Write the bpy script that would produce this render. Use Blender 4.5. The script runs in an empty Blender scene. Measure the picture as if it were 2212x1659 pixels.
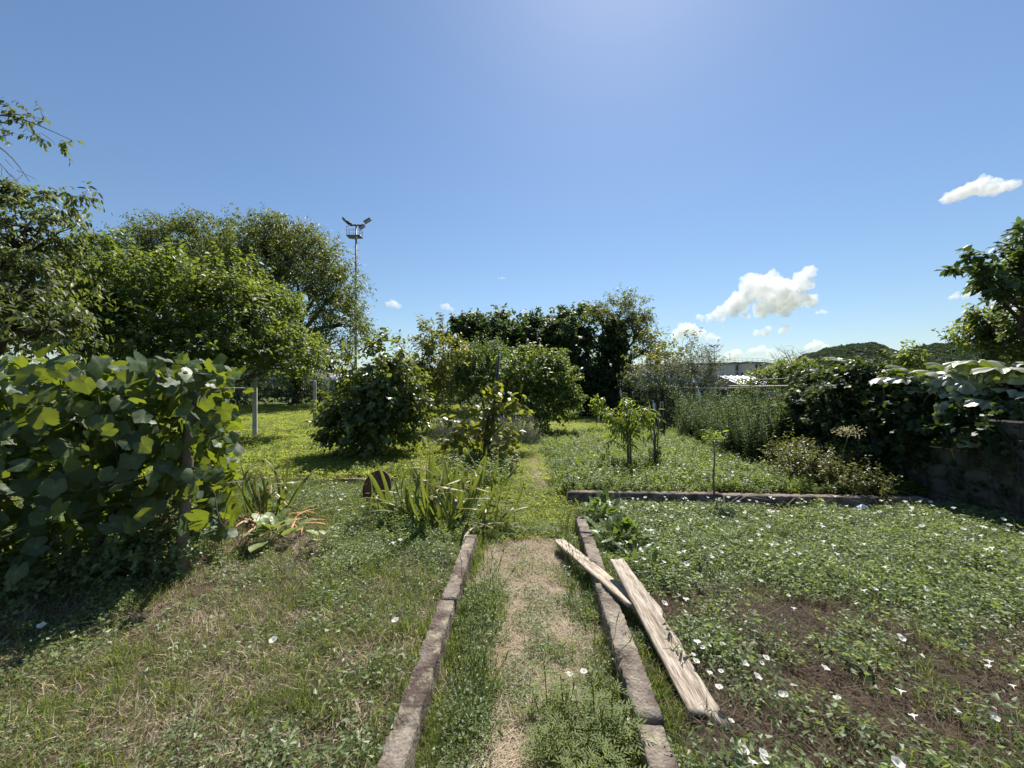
import bpy, math, random
import numpy as np
from mathutils import Vector, Matrix, noise as mnoise

scene = bpy.context.scene
rng = np.random.default_rng(11)
R = random.Random(5)
rad = math.radians

# ------------------------------------------------------------------ camera, sky, sun, exposure
F, CX, HY, CAM_H = 860.0, 1106.0, 838.0, 1.6      # focal length / centre / horizon measured on a 2212 px wide view
cam = bpy.data.cameras.new('camera')
cam.sensor_width = 36.0
cam.lens = 36.0 * F / 2212.0
cam.clip_start, cam.clip_end = 0.05, 12000.0
cam_o = bpy.data.objects.new('camera', cam)
scene.collection.objects.link(cam_o)
cam_o.location = (0, 0, CAM_H)
cam_o.rotation_euler = (rad(90) + math.atan((HY - 829.5) / F), 0, 0)
scene.camera = cam_o

SUN_AZ, SUN_EL = rad(17), rad(54)                 # sun ahead of the camera, a little to the right, outside the frame
w = bpy.data.worlds.new('World'); scene.world = w; w.use_nodes = True
wn = w.node_tree
sky = wn.nodes.new('ShaderNodeTexSky'); sky.sky_type = 'NISHITA'
sky.sun_disc = False
sky.sun_elevation = SUN_EL; sky.sun_rotation = SUN_AZ
sky.altitude = 0; sky.air_density = 1.25; sky.dust_density = 0.3; sky.ozone_density = 6.0
bg = wn.nodes['Background']; bg.inputs['Strength'].default_value = 0.069
wn.links.new(sky.outputs['Color'], bg.inputs['Color'])

sl = bpy.data.lights.new('sun', 'SUN'); sl.energy = 5.0; sl.angle = rad(0.53); sl.color = (1.0, 0.95, 0.87)
so = bpy.data.objects.new('sun', sl); scene.collection.objects.link(so)
sdir = Vector((math.sin(SUN_AZ) * math.cos(SUN_EL), math.cos(SUN_AZ) * math.cos(SUN_EL), math.sin(SUN_EL)))
so.rotation_euler = sdir.to_track_quat('Z', 'Y').to_euler(); so.location = sdir * 50

vs = scene.view_settings
vs.view_transform = 'Standard'; vs.look = 'None'; vs.exposure = 0.78; vs.gamma = 1.0; vs.use_curve_mapping = False
scene.cycles.max_bounces = 18; scene.cycles.diffuse_bounces = 4; scene.cycles.glossy_bounces = 3
scene.cycles.transmission_bounces = 6; scene.cycles.transparent_max_bounces = 8; scene.cycles.volume_bounces = 16
scene.cycles.use_denoising = True; scene.cycles.denoiser = 'OPENIMAGEDENOISE'; scene.cycles.denoising_input_passes = 'RGB_ALBEDO_NORMAL'; scene.cycles.denoising_prefilter = 'ACCURATE'

# ------------------------------------------------------------------ helpers
def P(px, py, Y):
    return np.array([(px - CX) / F * Y, Y, CAM_H - (py - HY) / F * Y])
def G(px, py, z=0.0):
    Y = (CAM_H - z) * F / (py - HY)
    return np.array([(px - CX) / F * Y, Y, z])
def sm(a, b, t):
    t = np.clip((np.asarray(t, float) - a) / (b - a), 0, 1); return t * t * (3 - 2 * t)
def lump(x, y, s=1.0, seed=0.0):
    x = np.asarray(x, float) * s; y = np.asarray(y, float) * s
    return (np.sin(x * 1.7 + y * .9 + seed) + np.sin(y * 2.3 - x * 1.1 + 1.3 + seed * 2) + np.sin(x * 3.9 + 2.1 + seed) * np.sin(y * 3.3 + .7 - seed)) / 3
def vnoise(x, y, s=1.0, seed=0):
    x = np.asarray(x, float) * s + 1000.5 + seed * 17.3; y = np.asarray(y, float) * s + 1000.5 + seed * 7.7
    xi = np.floor(x).astype(int); yi = np.floor(y).astype(int); fx = x - xi; fy = y - yi
    fx = fx * fx * (3 - 2 * fx); fy = fy * fy * (3 - 2 * fy)
    def h(i, j):
        k = (i * 374761393 + j * 668265263 + seed * 1442695) & 0xffffffff
        k = ((k ^ (k >> 13)) * 1274126177) & 0xffffffff
        return ((k ^ (k >> 16)) & 0xffff) / 65535.0
    return (h(xi, yi) * (1 - fx) + h(xi + 1, yi) * fx) * (1 - fy) + (h(xi, yi + 1) * (1 - fx) + h(xi + 1, yi + 1) * fx) * fy
def fbm(x, y, s=1.0, seed=0):
    return vnoise(x, y, s, seed) * .55 + vnoise(x, y, s * 2.1, seed + 1) * .3 + vnoise(x, y, s * 4.3, seed + 2) * .15
def kerb_r(y):    # centre line of the right-hand kerb
    return 0.50 + 0.06 * np.asarray(y, float)
def gz(x, y):
    x = np.asarray(x, float); y = np.asarray(y, float)
    wR = sm(.0, .1, x - kerb_r(np.clip(y, 0, 4.5)) - .0); wL = sm(.40, .5, -x); wP = np.clip(1 - wR - wL, 0, 1)
    zR = .05 + .12 * sm(5.34, 5.40, y); zP = .13 * sm(4.3, 6.6, y); zL = .05 + .08 * sm(6.42, 6.5, y)
    z = wR * zR + wP * zP + wL * zL
    z = z + .42 * sm(11, 23, y) * sm(1, 5, -x) + .018 * lump(x, y, 1.3) + .008 * lump(x, y, 5.1, 2)
    return z + .5 * sm(60, 400, np.hypot(x, y)) * lump(x, y, .01)
def unit(v):
    v = np.asarray(v, float); return v / np.maximum(np.linalg.norm(v, axis=-1, keepdims=True), 1e-9)

col = scene.collection
ORG = {}
class MB:
    def __init__(s): s.v = []; s.f3 = []; s.f4 = []; s.t = []; s.n = 0
    def add(s, V, tris=None, quads=None, tint=.5):
        V = np.asarray(V, float).reshape(-1, 3); s.v.append(V)
        s.t.append(np.broadcast_to(np.asarray(tint, float), (len(V),)).copy())
        if tris is not None and len(tris): s.f3.append(np.asarray(tris, int).reshape(-1, 3) + s.n)
        if quads is not None and len(quads): s.f4.append(np.asarray(quads, int).reshape(-1, 4) + s.n)
        s.n += len(V); return s
    def tube(s, pts, radii, sides=6, tint=.5, cap=True):
        pts = np.asarray(pts, float); n = len(pts)
        radii = np.broadcast_to(np.asarray(radii, float), (n,))
        T = unit(np.gradient(pts, axis=0)); a = np.array([0, 0, 1.]) if abs(T[0][2]) < .9 else np.array([1., 0, 0])
        u = unit(np.cross(T[0], a)); rows = []
        ang = np.arange(sides) * 2 * math.pi / sides
        for i in range(n):
            u = unit(u - T[i] * np.dot(u, T[i])); v = np.cross(T[i], u)
            rows.append(pts[i] + radii[i] * (np.cos(ang)[:, None] * u + np.sin(ang)[:, None] * v))
        V = np.concatenate(rows); q = []
        for i in range(n - 1):
            for k in range(sides):
                a0 = i * sides + k; a1 = i * sides + (k + 1) % sides
                q.append((a0, a1, a1 + sides, a0 + sides))
        t = []
        if cap:
            for k in range(1, sides - 1):
                t.append((0, k + 1, k)); b = (n - 1) * sides; t.append((b, b + k, b + k + 1))
        return s.add(V, t, q, tint)
    def box(s, lo, hi, M=None, tint=.5):
        x0, y0, z0 = lo; x1, y1, z1 = hi
        V = np.array([(x0,y0,z0),(x1,y0,z0),(x1,y1,z0),(x0,y1,z0),(x0,y0,z1),(x1,y0,z1),(x1,y1,z1),(x0,y1,z1)], float)
        if M is not None: V = np.array([tuple(M @ Vector(p)) for p in V])
        return s.add(V, None, [(0,3,2,1),(4,5,6,7),(0,1,5,4),(1,2,6,5),(2,3,7,6),(3,0,4,7)], tint)
    def bar(s, a, b, wd, tint=.5):
        a = Vector(a); b = Vector(b); d = b - a; q = d.to_track_quat('Z', 'Y').to_matrix().to_4x4(); q.translation = a
        return s.box((-wd/2, -wd/2, 0), (wd/2, wd/2, d.length), q, tint)
    def leaves(s, tm, pos, D, N, size, tint, wide=1.0):
        tv, tf = tm[0], tm[1]
        pos = np.asarray(pos, float); n = len(pos)
        if n == 0: return s
        D = unit(D); N = np.asarray(N, float); N = unit(N - D * np.sum(N * D, axis=1, keepdims=True)); B = np.cross(N, D)
        size = np.broadcast_to(np.asarray(size, float), (n,)); wide = np.broadcast_to(np.asarray(wide, float), (n,))
        V = pos[:, None, :] + size[:, None, None] * (tv[None, :, 0:1] * D[:, None, :] + tv[None, :, 1:2] * wide[:, None, None] * B[:, None, :] + tv[None, :, 2:3] * N[:, None, :])
        k = len(tv); f = (np.asarray(tf)[None] + (np.arange(n) * k)[:, None, None]).reshape(-1, 3)
        return s.add(V.reshape(-1, 3), f, None, np.repeat(np.broadcast_to(np.asarray(tint, float), (n,)), k))
    def mesh(s, name, m, smooth=False, org=(0, 0, 0)):
        V = np.concatenate(s.v) - np.asarray(org, float)
        f3 = np.concatenate(s.f3) if s.f3 else np.zeros((0, 3), int)
        f4 = np.concatenate(s.f4) if s.f4 else np.zeros((0, 4), int)
        me = bpy.data.meshes.new(name)
        me.vertices.add(len(V)); me.vertices.foreach_set('co', V.astype(np.float32).ravel())
        li = np.concatenate([f3.ravel(), f4.ravel()]); me.loops.add(len(li)); me.loops.foreach_set('vertex_index', li.astype(np.int32))
        ls = np.concatenate([np.arange(len(f3)) * 3, len(f3) * 3 + np.arange(len(f4)) * 4]); me.polygons.add(len(ls))
        me.polygons.foreach_set('loop_start', ls.astype(np.int32))
        if smooth: me.polygons.foreach_set('use_smooth', np.ones(len(ls), bool))
        a = me.attributes.new('tint', 'FLOAT', 'POINT'); a.data.foreach_set('value', np.concatenate(s.t).astype(np.float32))
        me.update(calc_edges=True); me.materials.append(m)
        return me
    def build(s, name, m, parent=None, smooth=False, org=None):
        o0 = np.asarray(org if org is not None else (ORG[parent.name] if parent is not None else (0, 0, 0)), float)
        o = bpy.data.objects.new(name, s.mesh(name, m, smooth, o0)); col.objects.link(o)
        if parent is not None: o.parent = parent
        else: o.location = o0
        ORG[o.name] = o0
        return o
def tag(o, label=None, cat=None, group=None, kind=None):
    if label: o['label'] = label
    if cat: o['category'] = cat
    if group: o['group'] = group
    if kind: o['kind'] = kind
    return o
def thing(name, label, cat, loc=(0, 0, 0), group=None):
    o = bpy.data.objects.new(name, None); col.objects.link(o); o.location = tuple(float(c) for c in loc); o.empty_display_size = .1
    ORG[o.name] = np.asarray(loc, float); return tag(o, label, cat, group)
def inst(name, me, parent, M):            # a piece that shares its mesh; M in world space
    o = bpy.data.objects.new(name, me); col.objects.link(o); o.parent = parent
    o.matrix_local = Matrix.Translation(Vector(-ORG[parent.name])) @ M
    return o
def frame(pos, D, N, s=1.0, wide=1.0):
    D = Vector(D).normalized(); N = Vector(N); N = (N - D * N.dot(D)).normalized(); B = N.cross(D)
    return Matrix(((D.x*s, B.x*s*wide, N.x*s, pos[0]), (D.y*s, B.y*s*wide, N.y*s, pos[1]), (D.z*s, B.z*s*wide, N.z*s, pos[2]), (0, 0, 0, 1)))

# ------------------------------------------------------------------ materials
class NT:
    def __init__(s, name):
        s.m = bpy.data.materials.new(name); s.m.use_nodes = True; s.t = s.m.node_tree; s.t.nodes.clear()
        s.out = s.t.nodes.new('ShaderNodeOutputMaterial')
    def n(s, typ, ins=None, **kw):
        nd = s.t.nodes.new('ShaderNode' + typ)
        for k, v in kw.items(): setattr(nd, k, v)
        for k, v in (ins or {}).items():
            if isinstance(v, bpy.types.NodeSocket): s.t.links.new(v, nd.inputs[k])
            else: nd.inputs[k].default_value = v
        return nd
    def mix(s, f, a, b, bt='MIX'):
        nd = s.t.nodes.new('ShaderNodeMix'); nd.data_type = 'RGBA'; nd.blend_type = bt
        for k, v in ((0, f), (6, a), (7, b)):
            if isinstance(v, bpy.types.NodeSocket): s.t.links.new(v, nd.inputs[k])
            else: nd.inputs[k].default_value = v if k == 0 else (*v[:3], 1)
        return nd.outputs[2]
    def math(s, op, a, b=0.0, c=None):
        ins = {0: a, 1: b}
        if c is not None: ins[2] = c
        return s.n('Math', ins, operation=op).outputs[0]
    def ramp(s, f, a, b):
        return s.n('MapRange', {0: f, 1: a, 2: b, 3: 0.0, 4: 1.0}).outputs[0]
    def noise(s, vec, scale, detail=4.0, rough=.55):
        ins = {'Scale': scale, 'Detail': detail, 'Roughness': rough}
        if vec is not None: ins['Vector'] = vec
        return s.n('TexNoise', ins).outputs['Fac']
    def bump(s, h, st=.3, dist=.01):
        return s.n('Bump', {'Height': h, 'Strength': st, 'Distance': dist}).outputs['Normal']
    def surf(s, sh): s.t.links.new(sh, s.out.inputs['Surface']); return s.m

def leafmat(name, a, b, tr=.4, tcol=(.3, .42, .03), rough=.42, spec=.4, obj=False, vein=None, both=False):
    k = NT(name)
    at = k.n('Attribute', attribute_name='tint').outputs['Fac']
    rnd = k.n('ObjectInfo').outputs['Random']
    f = rnd if obj else (k.math('ADD', k.math('MULTIPLY', at, .65), k.math('MULTIPLY', rnd, .35)) if both else at)
    c = k.mix(f, a, b)
    tc = k.mix(f, [x * .75 for x in tcol], tcol)
    if obj:
        mt = k.ramp(k.noise(k.n('TexCoord').outputs['Object'], 7, 5, .65), .35, .7); c = k.mix(k.math('MULTIPLY', mt, .4), c, [x * y for x, y in zip(b, (1.5, 1.25, .9))])
    if vein is not None:
        c = k.mix(at, c, vein); tc = k.mix(at, tc, [x * .8 for x in tcol])
    p = k.n('BsdfPrincipled', {'Base Color': c, 'Roughness': rough, 'Specular IOR Level': spec})
    t = k.n('BsdfTranslucent', {'Color': tc})
    return k.surf(k.n('MixShader', {0: tr, 1: p.outputs[0], 2: t.outputs[0]}).outputs[0])
def plain(name, c, rough=.6, metal=0.0, var=.25, scale=8.0, bump=.15, c2=None):
    k = NT(name); tc = k.n('TexCoord').outputs['Object']
    nz = k.noise(tc, scale, 6, .65); nf = k.noise(tc, scale * 7, 3)
    c1 = [x * (1 - var) for x in c]; c3 = c2 if c2 else [min(1, x * (1 + var)) for x in c]
    cc = k.mix(k.ramp(nz, .3, .7), c1, c3)
    p = k.n('BsdfPrincipled', {'Base Color': cc, 'Roughness': rough, 'Metallic': metal, 'Normal': k.bump(k.math('ADD', nz, k.math('MULTIPLY', nf, .4)), bump, .01)})
    return k.surf(p.outputs[0])
def concrete(name, base, stain, lichen=None, scale=6.0, bump=.7):
    k = NT(name); tc = k.n('TexCoord').outputs['Object']; geo = k.n('NewGeometry').outputs['Position']
    big = k.noise(geo, scale * .8, 5, .6); fine = k.noise(geo, scale * 14, 6, .75); spk = k.n('TexVoronoi', {'Vector': geo, 'Scale': scale * 16}).outputs['Distance']
    c = k.mix(k.ramp(big, .46, .6), base, stain)
    c = k.mix(k.math('MULTIPLY', k.ramp(fine, .45, .75), .6), c, [x * .35 for x in base])
    if lichen is not None: c = k.mix(k.math('MULTIPLY', k.ramp(k.noise(geo, scale * 2.3, 7, .7), .52, .66), .75), c, lichen)
    h = k.math('ADD', k.math('MULTIPLY', fine, .7), k.math('ADD', big, k.math('MULTIPLY', spk, .5)))
    p = k.n('BsdfPrincipled', {'Base Color': c, 'Roughness': .92, 'Specular IOR Level': .2, 'Normal': k.bump(h, bump, .012)})
    return k.surf(p.outputs[0])
def bark(name, a, b, scale=14.0):
    k = NT(name); tc = k.n('TexCoord').outputs['Object']
    mp = k.n('Mapping', {'Vector': tc, 'Scale': (1, 1, .25)}).outputs[0]
    nz = k.noise(mp, scale, 6, .7)
    p = k.n('BsdfPrincipled', {'Base Color': k.mix(k.ramp(nz, .35, .7), a, b), 'Roughness': .9, 'Specular IOR Level': .2, 'Normal': k.bump(nz, .8, .02)})
    return k.surf(p.outputs[0])

M_cherry = leafmat('leaf_cherry', (.045, .07, .02), (.11, .14, .045), .35, (.32, .38, .05), .5, .4)
M_cherry_dry = leafmat('leaf_cherry_dry', (.042, .07, .022), (.12, .14, .05), .34, (.30, .37, .05), .5, .4)
M_shrub = leafmat('leaf_shrub', (.048, .08, .02), (.11, .155, .045), .37, (.36, .46, .045), .48, .4)
M_persimmon = leafmat('leaf_persimmon', (.042, .07, .02), (.095, .13, .045), .34, (.38, .45, .045), .36, .5)
M_yellow = leafmat('leaf_yellowing', (.07, .10, .02), (.22, .20, .035), .4, (.40, .42, .04), .45, .35)
M_willow = leafmat('leaf_willow', (.05, .095, .025), (.10, .15, .05), .36, (.24, .37, .05), .45, .35)
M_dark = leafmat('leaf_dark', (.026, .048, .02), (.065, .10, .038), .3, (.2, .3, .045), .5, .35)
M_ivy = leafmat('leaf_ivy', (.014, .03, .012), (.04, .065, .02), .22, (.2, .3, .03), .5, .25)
M_olive = leafmat('leaf_olive', (.10, .12, .07), (.19, .21, .13), .28, (.24, .28, .1), .5, .35)
M_lav = leafmat('leaf_lavender', (.16, .18, .13), (.28, .28, .23), .25, (.2, .24, .12), .6, .2)
M_bind = leafmat('leaf_bindweed', (.095, .135, .06), (.22, .265, .135), .38, (.42, .52, .12), .44, .45, both=True)
M_lawn = leafmat('leaf_lawn', (.105, .14, .03), (.21, .25, .065), .5, (.58, .65, .09), .5, .35, both=True)
M_field = leafmat('leaf_field_weed', (.065, .11, .026), (.14, .19, .055), .45, (.44, .56, .07), .45, .35, both=True)
M_grass = leafmat('leaf_grass', (.08, .12, .03), (.19, .22, .065), .42, (.40, .48, .07), .5, .3, both=True)
M_straw = leafmat('dry_straw', (.27, .21, .14), (.58, .48, .34), .2, (.42, .33, .22), .7, .2, both=True)
M_deadleaf = leafmat('dead_litter', (.04, .03, .022), (.17, .125, .085), .15, (.25, .16, .08), .8, .15, both=True)
M_weed = leafmat('leaf_tall_weed', (.06, .09, .04), (.12, .16, .075), .33, (.22, .32, .06), .5, .3)
M_brush = leafmat('leaf_bramble', (.045, .07, .02), (.17, .17, .04), .36, (.32, .34, .04), .42, .4)
M_vine = leafmat('leaf_vine', (.03, .055, .025), (.065, .10, .045), .27, (.38, .47, .03), .48, .4, obj=True, vein=(.13, .17, .075))
M_vine_in = leafmat('leaf_vine_inner', (.034, .062, .028), (.075, .115, .05), .3, (.40, .50, .03), .48, .4)
M_squash = leafmat('leaf_squash', (.15, .18, .13), (.22, .26, .18), .2, (.4, .52, .04), .4, .5, obj=True, vein=(.5, .53, .45))  # sun glare on the leaves put into the paler base colour
M_iris = leafmat('leaf_iris', (.05, .09, .04), (.13, .17, .05), .3, (.34, .42, .05), .4, .4, obj=True, vein=(.36, .22, .07))
M_hosta = leafmat('leaf_broad', (.15, .2, .08), (.24, .29, .13), .3, (.42, .52, .1), .42, .45, obj=True)
M_dock = leafmat('leaf_dock', (.045, .08, .025), (.095, .14, .045), .3, (.3, .42, .05), .42, .45, obj=True)
M_kiwi = leafmat('leaf_kiwi', (.05, .085, .025), (.15, .16, .045), .42, (.42, .44, .04), .38, .45, obj=True)
M_peach = leafmat('leaf_peach', (.07, .13, .02), (.15, .21, .035), .42, (.42, .52, .04), .4, .4)
M_petal = leafmat('petal_white', (.86, .86, .84), (.9, .9, .88), .5, (.95, .95, .92), .6, .2, obj=True)
M_cream = leafmat('petal_cream', (.5, .45, .22), (.66, .6, .34), .35, (.6, .55, .3), .6, .2)
M_bark = bark('bark_grey', (.10, .085, .07), (.22, .19, .16))
M_barkd = bark('bark_dark', (.05, .04, .032), (.11, .09, .07))
M_stem = plain('stem_green_brown', (.12, .11, .05), .7, 0, .3)
M_stake = plain('dark_green_stake', (.02, .035, .028), .5, 0, .3)
M_wire = plain('galvanised_wire', (.10, .11, .11), .5, .6, .2)
M_fence = plain('fence_wire_dark', (.035, .045, .04), .5, .3, .2)
M_kerb = concrete('kerb_concrete', (.25, .21, .17), (.085, .062, .05), (.40, .355, .25), 4, 1.0)
M_kerb2 = concrete('kerb_concrete_dark', (.22, .18, .15), (.09, .07, .055), None, 7)
M_post = concrete('post_concrete', (.58, .57, .53), (.44, .43, .40), (.62, .6, .55), 9, .4)
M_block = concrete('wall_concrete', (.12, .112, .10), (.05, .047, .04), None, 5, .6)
M_soil = plain('mortar', (.12, .115, .105), .95, 0, .3, 20, .5)

# ------------------------------------------------------------------ leaf templates
def T(v, f): return (np.array(v, float), np.array(f, int))
RH = T([(0,0,0), (.42,.21,.05), (1,0,-.1), (.42,-.21,.05)], [(0,2,1), (0,3,2)])
LANCE = T([(0,0,0), (.3,.13,.03), (.7,.11,-.03), (1,0,-.16), (.7,-.11,-.03), (.3,-.13,.03), (.5,0,-.03)],
          [(6,1,0),(6,2,1),(6,3,2),(6,4,3),(6,5,4),(6,0,5)])
OVAL = T([(0,0,0), (.25,.24,.05), (.62,.25,.02), (1,0,-.14), (.62,-.25,.02), (.25,-.24,.05), (.5,0,-.04)],
         [(6,1,0),(6,2,1),(6,3,2),(6,4,3),(6,5,4),(6,0,5)])
ARROW = T([(.0,0,0), (-.22,.2,.03), (-.02,.30,.04), (.45,.22,.02), (1,0,-.08), (.45,-.22,.02), (-.02,-.30,.04), (-.22,-.2,.03), (.3,0,-.03)],
          [(8,1,0),(8,2,1),(8,3,2),(8,4,3),(8,5,4),(8,6,5),(8,7,6),(8,0,7)])
FIG = T([(0,0,0), (.15,.35,.03), (.55,.22,.0), (.75,.38,-.08), (1,0,-.12), (.75,-.38,-.08), (.55,-.22,0), (.15,-.35,.03), (.4,0,-.03)],
        [(8,1,0),(8,2,1),(8,3,2),(8,4,3),(8,5,4),(8,6,5),(8,7,6),(8,0,7)])

def radial_leaf(rfun, zfun, nth=36, rings=(.4, .75, 1.0), tfun=None, cx=.25):
    """a lobed leaf blade, petiole at the origin, tip towards +x"""
    V = [(cx, 0, zfun(0, 0))]; tt = [1.0 if tfun else .5]; tr = []
    th = np.linspace(-math.pi, math.pi, nth, endpoint=False)
    for q in rings:
        for a in th:
            r = rfun(a) * q; V.append((cx + r * math.cos(a), r * math.sin(a), zfun(a, q))); tt.append(tfun(a, q) if tfun else .5)
    for k in range(nth):
        tr.append((0, 1 + k, 1 + (k + 1) % nth))
        for j in range(len(rings) - 1):
            a = 1 + j * nth + k; b = 1 + j * nth + (k + 1) % nth
            tr += [(a, a + nth, b + nth), (a, b + nth, b)]
    return np.array(V), np.array(tr), np.array(tt)
def vine_leaf_mesh(seed, m=None):
    r_ = random.Random(seed); ph = [r_.uniform(-.5, .5) for _ in range(6)]; fold = r_.uniform(.05, .3); curl = r_.uniform(-.05, .22); asym = r_.uniform(-.12, .12)
    def rf(a):
        notch = 1 - .62 * math.exp(-((abs(a) - math.pi) / .32) ** 2)
        lob = .5 + .03 * math.cos(a * 5) * (1 if abs(a) < 2.6 else .3) + .06 * math.exp(-(a / .3) ** 2)
        return lob * notch * (1 + .055 * math.cos(a * 21 + ph[0])) * (1 + asym * math.sin(a))
    def zf(a, q):
        r = rf(a) * q; y = r * math.sin(a); x = r * math.cos(a)
        return fold * abs(y) - curl * (x * x) * 1.2 - .25 * y * y + .02 * q * math.sin(3 * a + ph[1]) + .012 * q * q * math.sin(5 * a + ph[2])
    vn = [0.0, .86, -.86, 1.8, -1.8]
    def tf(a, q): return max(0.0, 1 - min(abs(a - v) for v in vn) / .09) * (1 - .6 * q)
    return radial_leaf(rf, zf, 48, (.38, .72, 1.0), tf)
def squash_leaf_mesh(seed):
    r_ = random.Random(seed); p0, p1 = r_.uniform(0, 6), r_.uniform(0, 6); dr = r_.uniform(.3, .8)
    def rf(a): return (.5 + .04 * math.cos(5 * a + .3) + .03 * math.sin(3 * a + p0)) * (1 - .55 * math.exp(-((abs(a) - math.pi) / .22) ** 2)) * (1 + .03 * math.cos(23 * a))
    def zf(a, q):
        r = rf(a) * q
        return .10 * q * (1 - q) * 4 * .35 - dr * r * r + .045 * q * math.cos(8 * a + p1) + .03 * q * q * math.sin(13 * a + p0)
    def tf(a, q): return max(0.0, math.cos(8 * a + p1)) ** 3 * (1.05 - .5 * q)
    return radial_leaf(rf, zf, 48, (.25, .5, .75, 1.0), tf, .12)
def piece_mesh(name, vt, m, smooth=True):
    mb = MB(); mb.add(vt[0], vt[1], None, vt[2] if len(vt) > 2 else .5); return mb.mesh(name, m, smooth)
def blade_mesh(name, m, bend, wd, seg=7, kink=None, brown=.5):
    """sword leaf of unit length, growing along +x, face normal +z"""
    V = []; tt = []; x = 0; z = 0; ang = 0.0; q = []
    for i in range(seg + 1):
        t = i / seg; wdt = wd * (.75 + .35 * math.sin(min(1, t * 1.6) * math.pi / 2)) * (1 - t ** 4) ** .9 + .0008
        nx, nz = -math.sin(ang), math.cos(ang)
        for y, dz in ((-wdt, .0), (0, wdt * .35), (wdt, .0)): V.append((x + nx * dz, y, z + nz * dz)); tt.append(max(0.0, (t - brown) / (1.001 - brown)) ** 2)
        ang -= bend / seg * (2 * t if kink is None else 1)
        if kink is not None and abs(t - kink) < .5 / seg: ang -= 1.7
        x += math.cos(ang) / seg; z += math.sin(ang) / seg
        if i < seg:
            b = i * 3; q += [(b, b + 3, b + 4, b + 1), (b + 1, b + 4, b + 5, b + 2)]
    mb = MB(); mb.add(V, None, q, tt); return mb.mesh(name, m, True)

# ------------------------------------------------------------------ ground
def axis(lo, hi, step, far, g=1.28):
    a = list(np.arange(lo, hi, step)); s = step; x = a[-1]
    while x < far: s *= g; x += s; a.append(x)
    s = step; x = a[0]; b = []
    while x > -far: s *= g; x -= s; b.append(x)
    return np.array(b[::-1] + a)
xs = axis(-7, 7, .085, 4000); ys = axis(.3, 12, .085, 6000)
GX, GY = np.meshgrid(xs, ys); GZ = gz(GX, GY)
nx, ny = len(xs), len(ys)
ii, jj = np.meshgrid(np.arange(nx - 1), np.arange(ny - 1)); b = (jj * nx + ii).ravel()
ground_mb = MB(); ground_mb.add(np.stack([GX, GY, GZ], -1).reshape(-1, 3), None, np.stack([b, b + 1, b + nx + 1, b + nx], -1))
def path_mask(x, y):      # worn dry strip of the path: dead grass and bare earth
    c = .12 + .02 * y; wd = .31 + .07 * lump(x * 0, y, 2.3)
    near = (1 - sm(wd * .6, wd * 1.25, np.abs(x - c))) * (1 - sm(4.0, 4.5, y))
    near = np.maximum(near, .9 * (1 - sm(.2, .55, np.abs(x - .05))) * sm(2.9, 3.4, y) * (1 - sm(4.0, 4.4, y)))
    far = (1 - sm(.07, .2, np.abs(x - .42))) * sm(5.5, 6.2, y) * (1 - sm(8.4, 9.5, y))
    return np.maximum(near, far)
def bare_mask(x, y):      # brown bare patches in the right-hand bed
    m = 0
    for px, py, rx, ry in ((1690, 1330, 1.0, .30), (1720, 1372, .5, .16), (1820, 1480, .9, .22), (2060, 1590, 1.0, .2), (1900, 1620, .9, .16), (1750, 1540, .45, .14), (2120, 1400, .7, .15), (1690, 1640, .4, .12)):
        g = G(px, py, .06); m = np.maximum(m, np.exp(-(((x - g[0]) / (rx * 1.15)) ** 2 + ((y - g[1]) / (ry * 1.35)) ** 2) ** 1.5))
    return m
zone = np.clip(path_mask(GX, GY), 0, 1).ravel()
green = (sm(6.3, 7.2, GY) * (1 - .0 * GX)).ravel()
k = NT('ground_soil'); geo = k.n('NewGeometry').outputs['Position']
za = k.n('Attribute', attribute_name='tint').outputs['Fac']; ga = k.n('Attribute', attribute_name='green').outputs['Fac']
n1 = k.noise(geo, 2.2, 6, .6); n2 = k.noise(geo, 38, 5, .7); n3 = k.noise(geo, 9, 5, .65)
soil = k.mix(k.ramp(n3, .35, .7), (.04, .029, .021), (.10, .076, .055))
straw = k.mix(k.ramp(n2, .3, .7), (.17, .13, .10), (.44, .355, .275))
gr = k.mix(k.ramp(n3, .35, .65), (.07, .085, .022), (.14, .16, .05))
c = k.mix(ga, soil, gr)
c = k.mix(k.ramp(k.math('ADD', za, k.math('MULTIPLY', k.math('SUBTRACT', n3, .5), .9)), .3, .62), c, straw)
M_ground = k.surf(k.n('BsdfPrincipled', {'Base Color': c, 'Roughness': .95, 'Specular IOR Level': .1, 'Normal': k.bump(k.math('ADD', n2, n3), .7, .02)}).outputs[0])
ground_mb.t = [zone]
ground = ground_mb.build('ground', M_ground, None, True); tag(ground, 'garden ground of soil and dry grass', None, None, 'structure')
a = ground.data.attributes.new('green', 'FLOAT', 'POINT'); a.data.foreach_set('value', green.astype(np.float32))

# ------------------------------------------------------------------ wooded hills, far away
prof = [(-900, 838), (1600, 838), (1690, 822), (1740, 775), (1790, 760), (1850, 750), (1885, 747), (1905, 754), (1930, 764), (1955, 767), (1985, 758), (2015, 752), (2060, 749), (2120, 747), (2212, 752), (2350, 770), (2500, 800), (2700, 838)]
HYD = 850.0
hx = np.array([(p[0] - CX) / F * HYD for p in prof]); hz = np.array([max(0, (HY - p[1]) / F * HYD) for p in prof])
xx = np.linspace(300, 1500, 160); yy = np.linspace(500, 1250, 40)
HX, HYY = np.meshgrid(xx, yy)
def hillz(x, y):
    q = x / y * HYD
    ridge = np.interp(q, hx, hz)
    return np.maximum(ridge * sm(560, 850, y) * (1 - .5 * sm(880, 1250, y)) * (y / HYD) - 4, -2) + 2.5 * lump(x, y, .02) - 1
HZ = hillz(HX, HYY)
n_ = len(xx); ii, jj = np.meshgrid(np.arange(n_ - 1), np.arange(len(yy) - 1)); b = (jj * n_ + ii).ravel()
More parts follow.
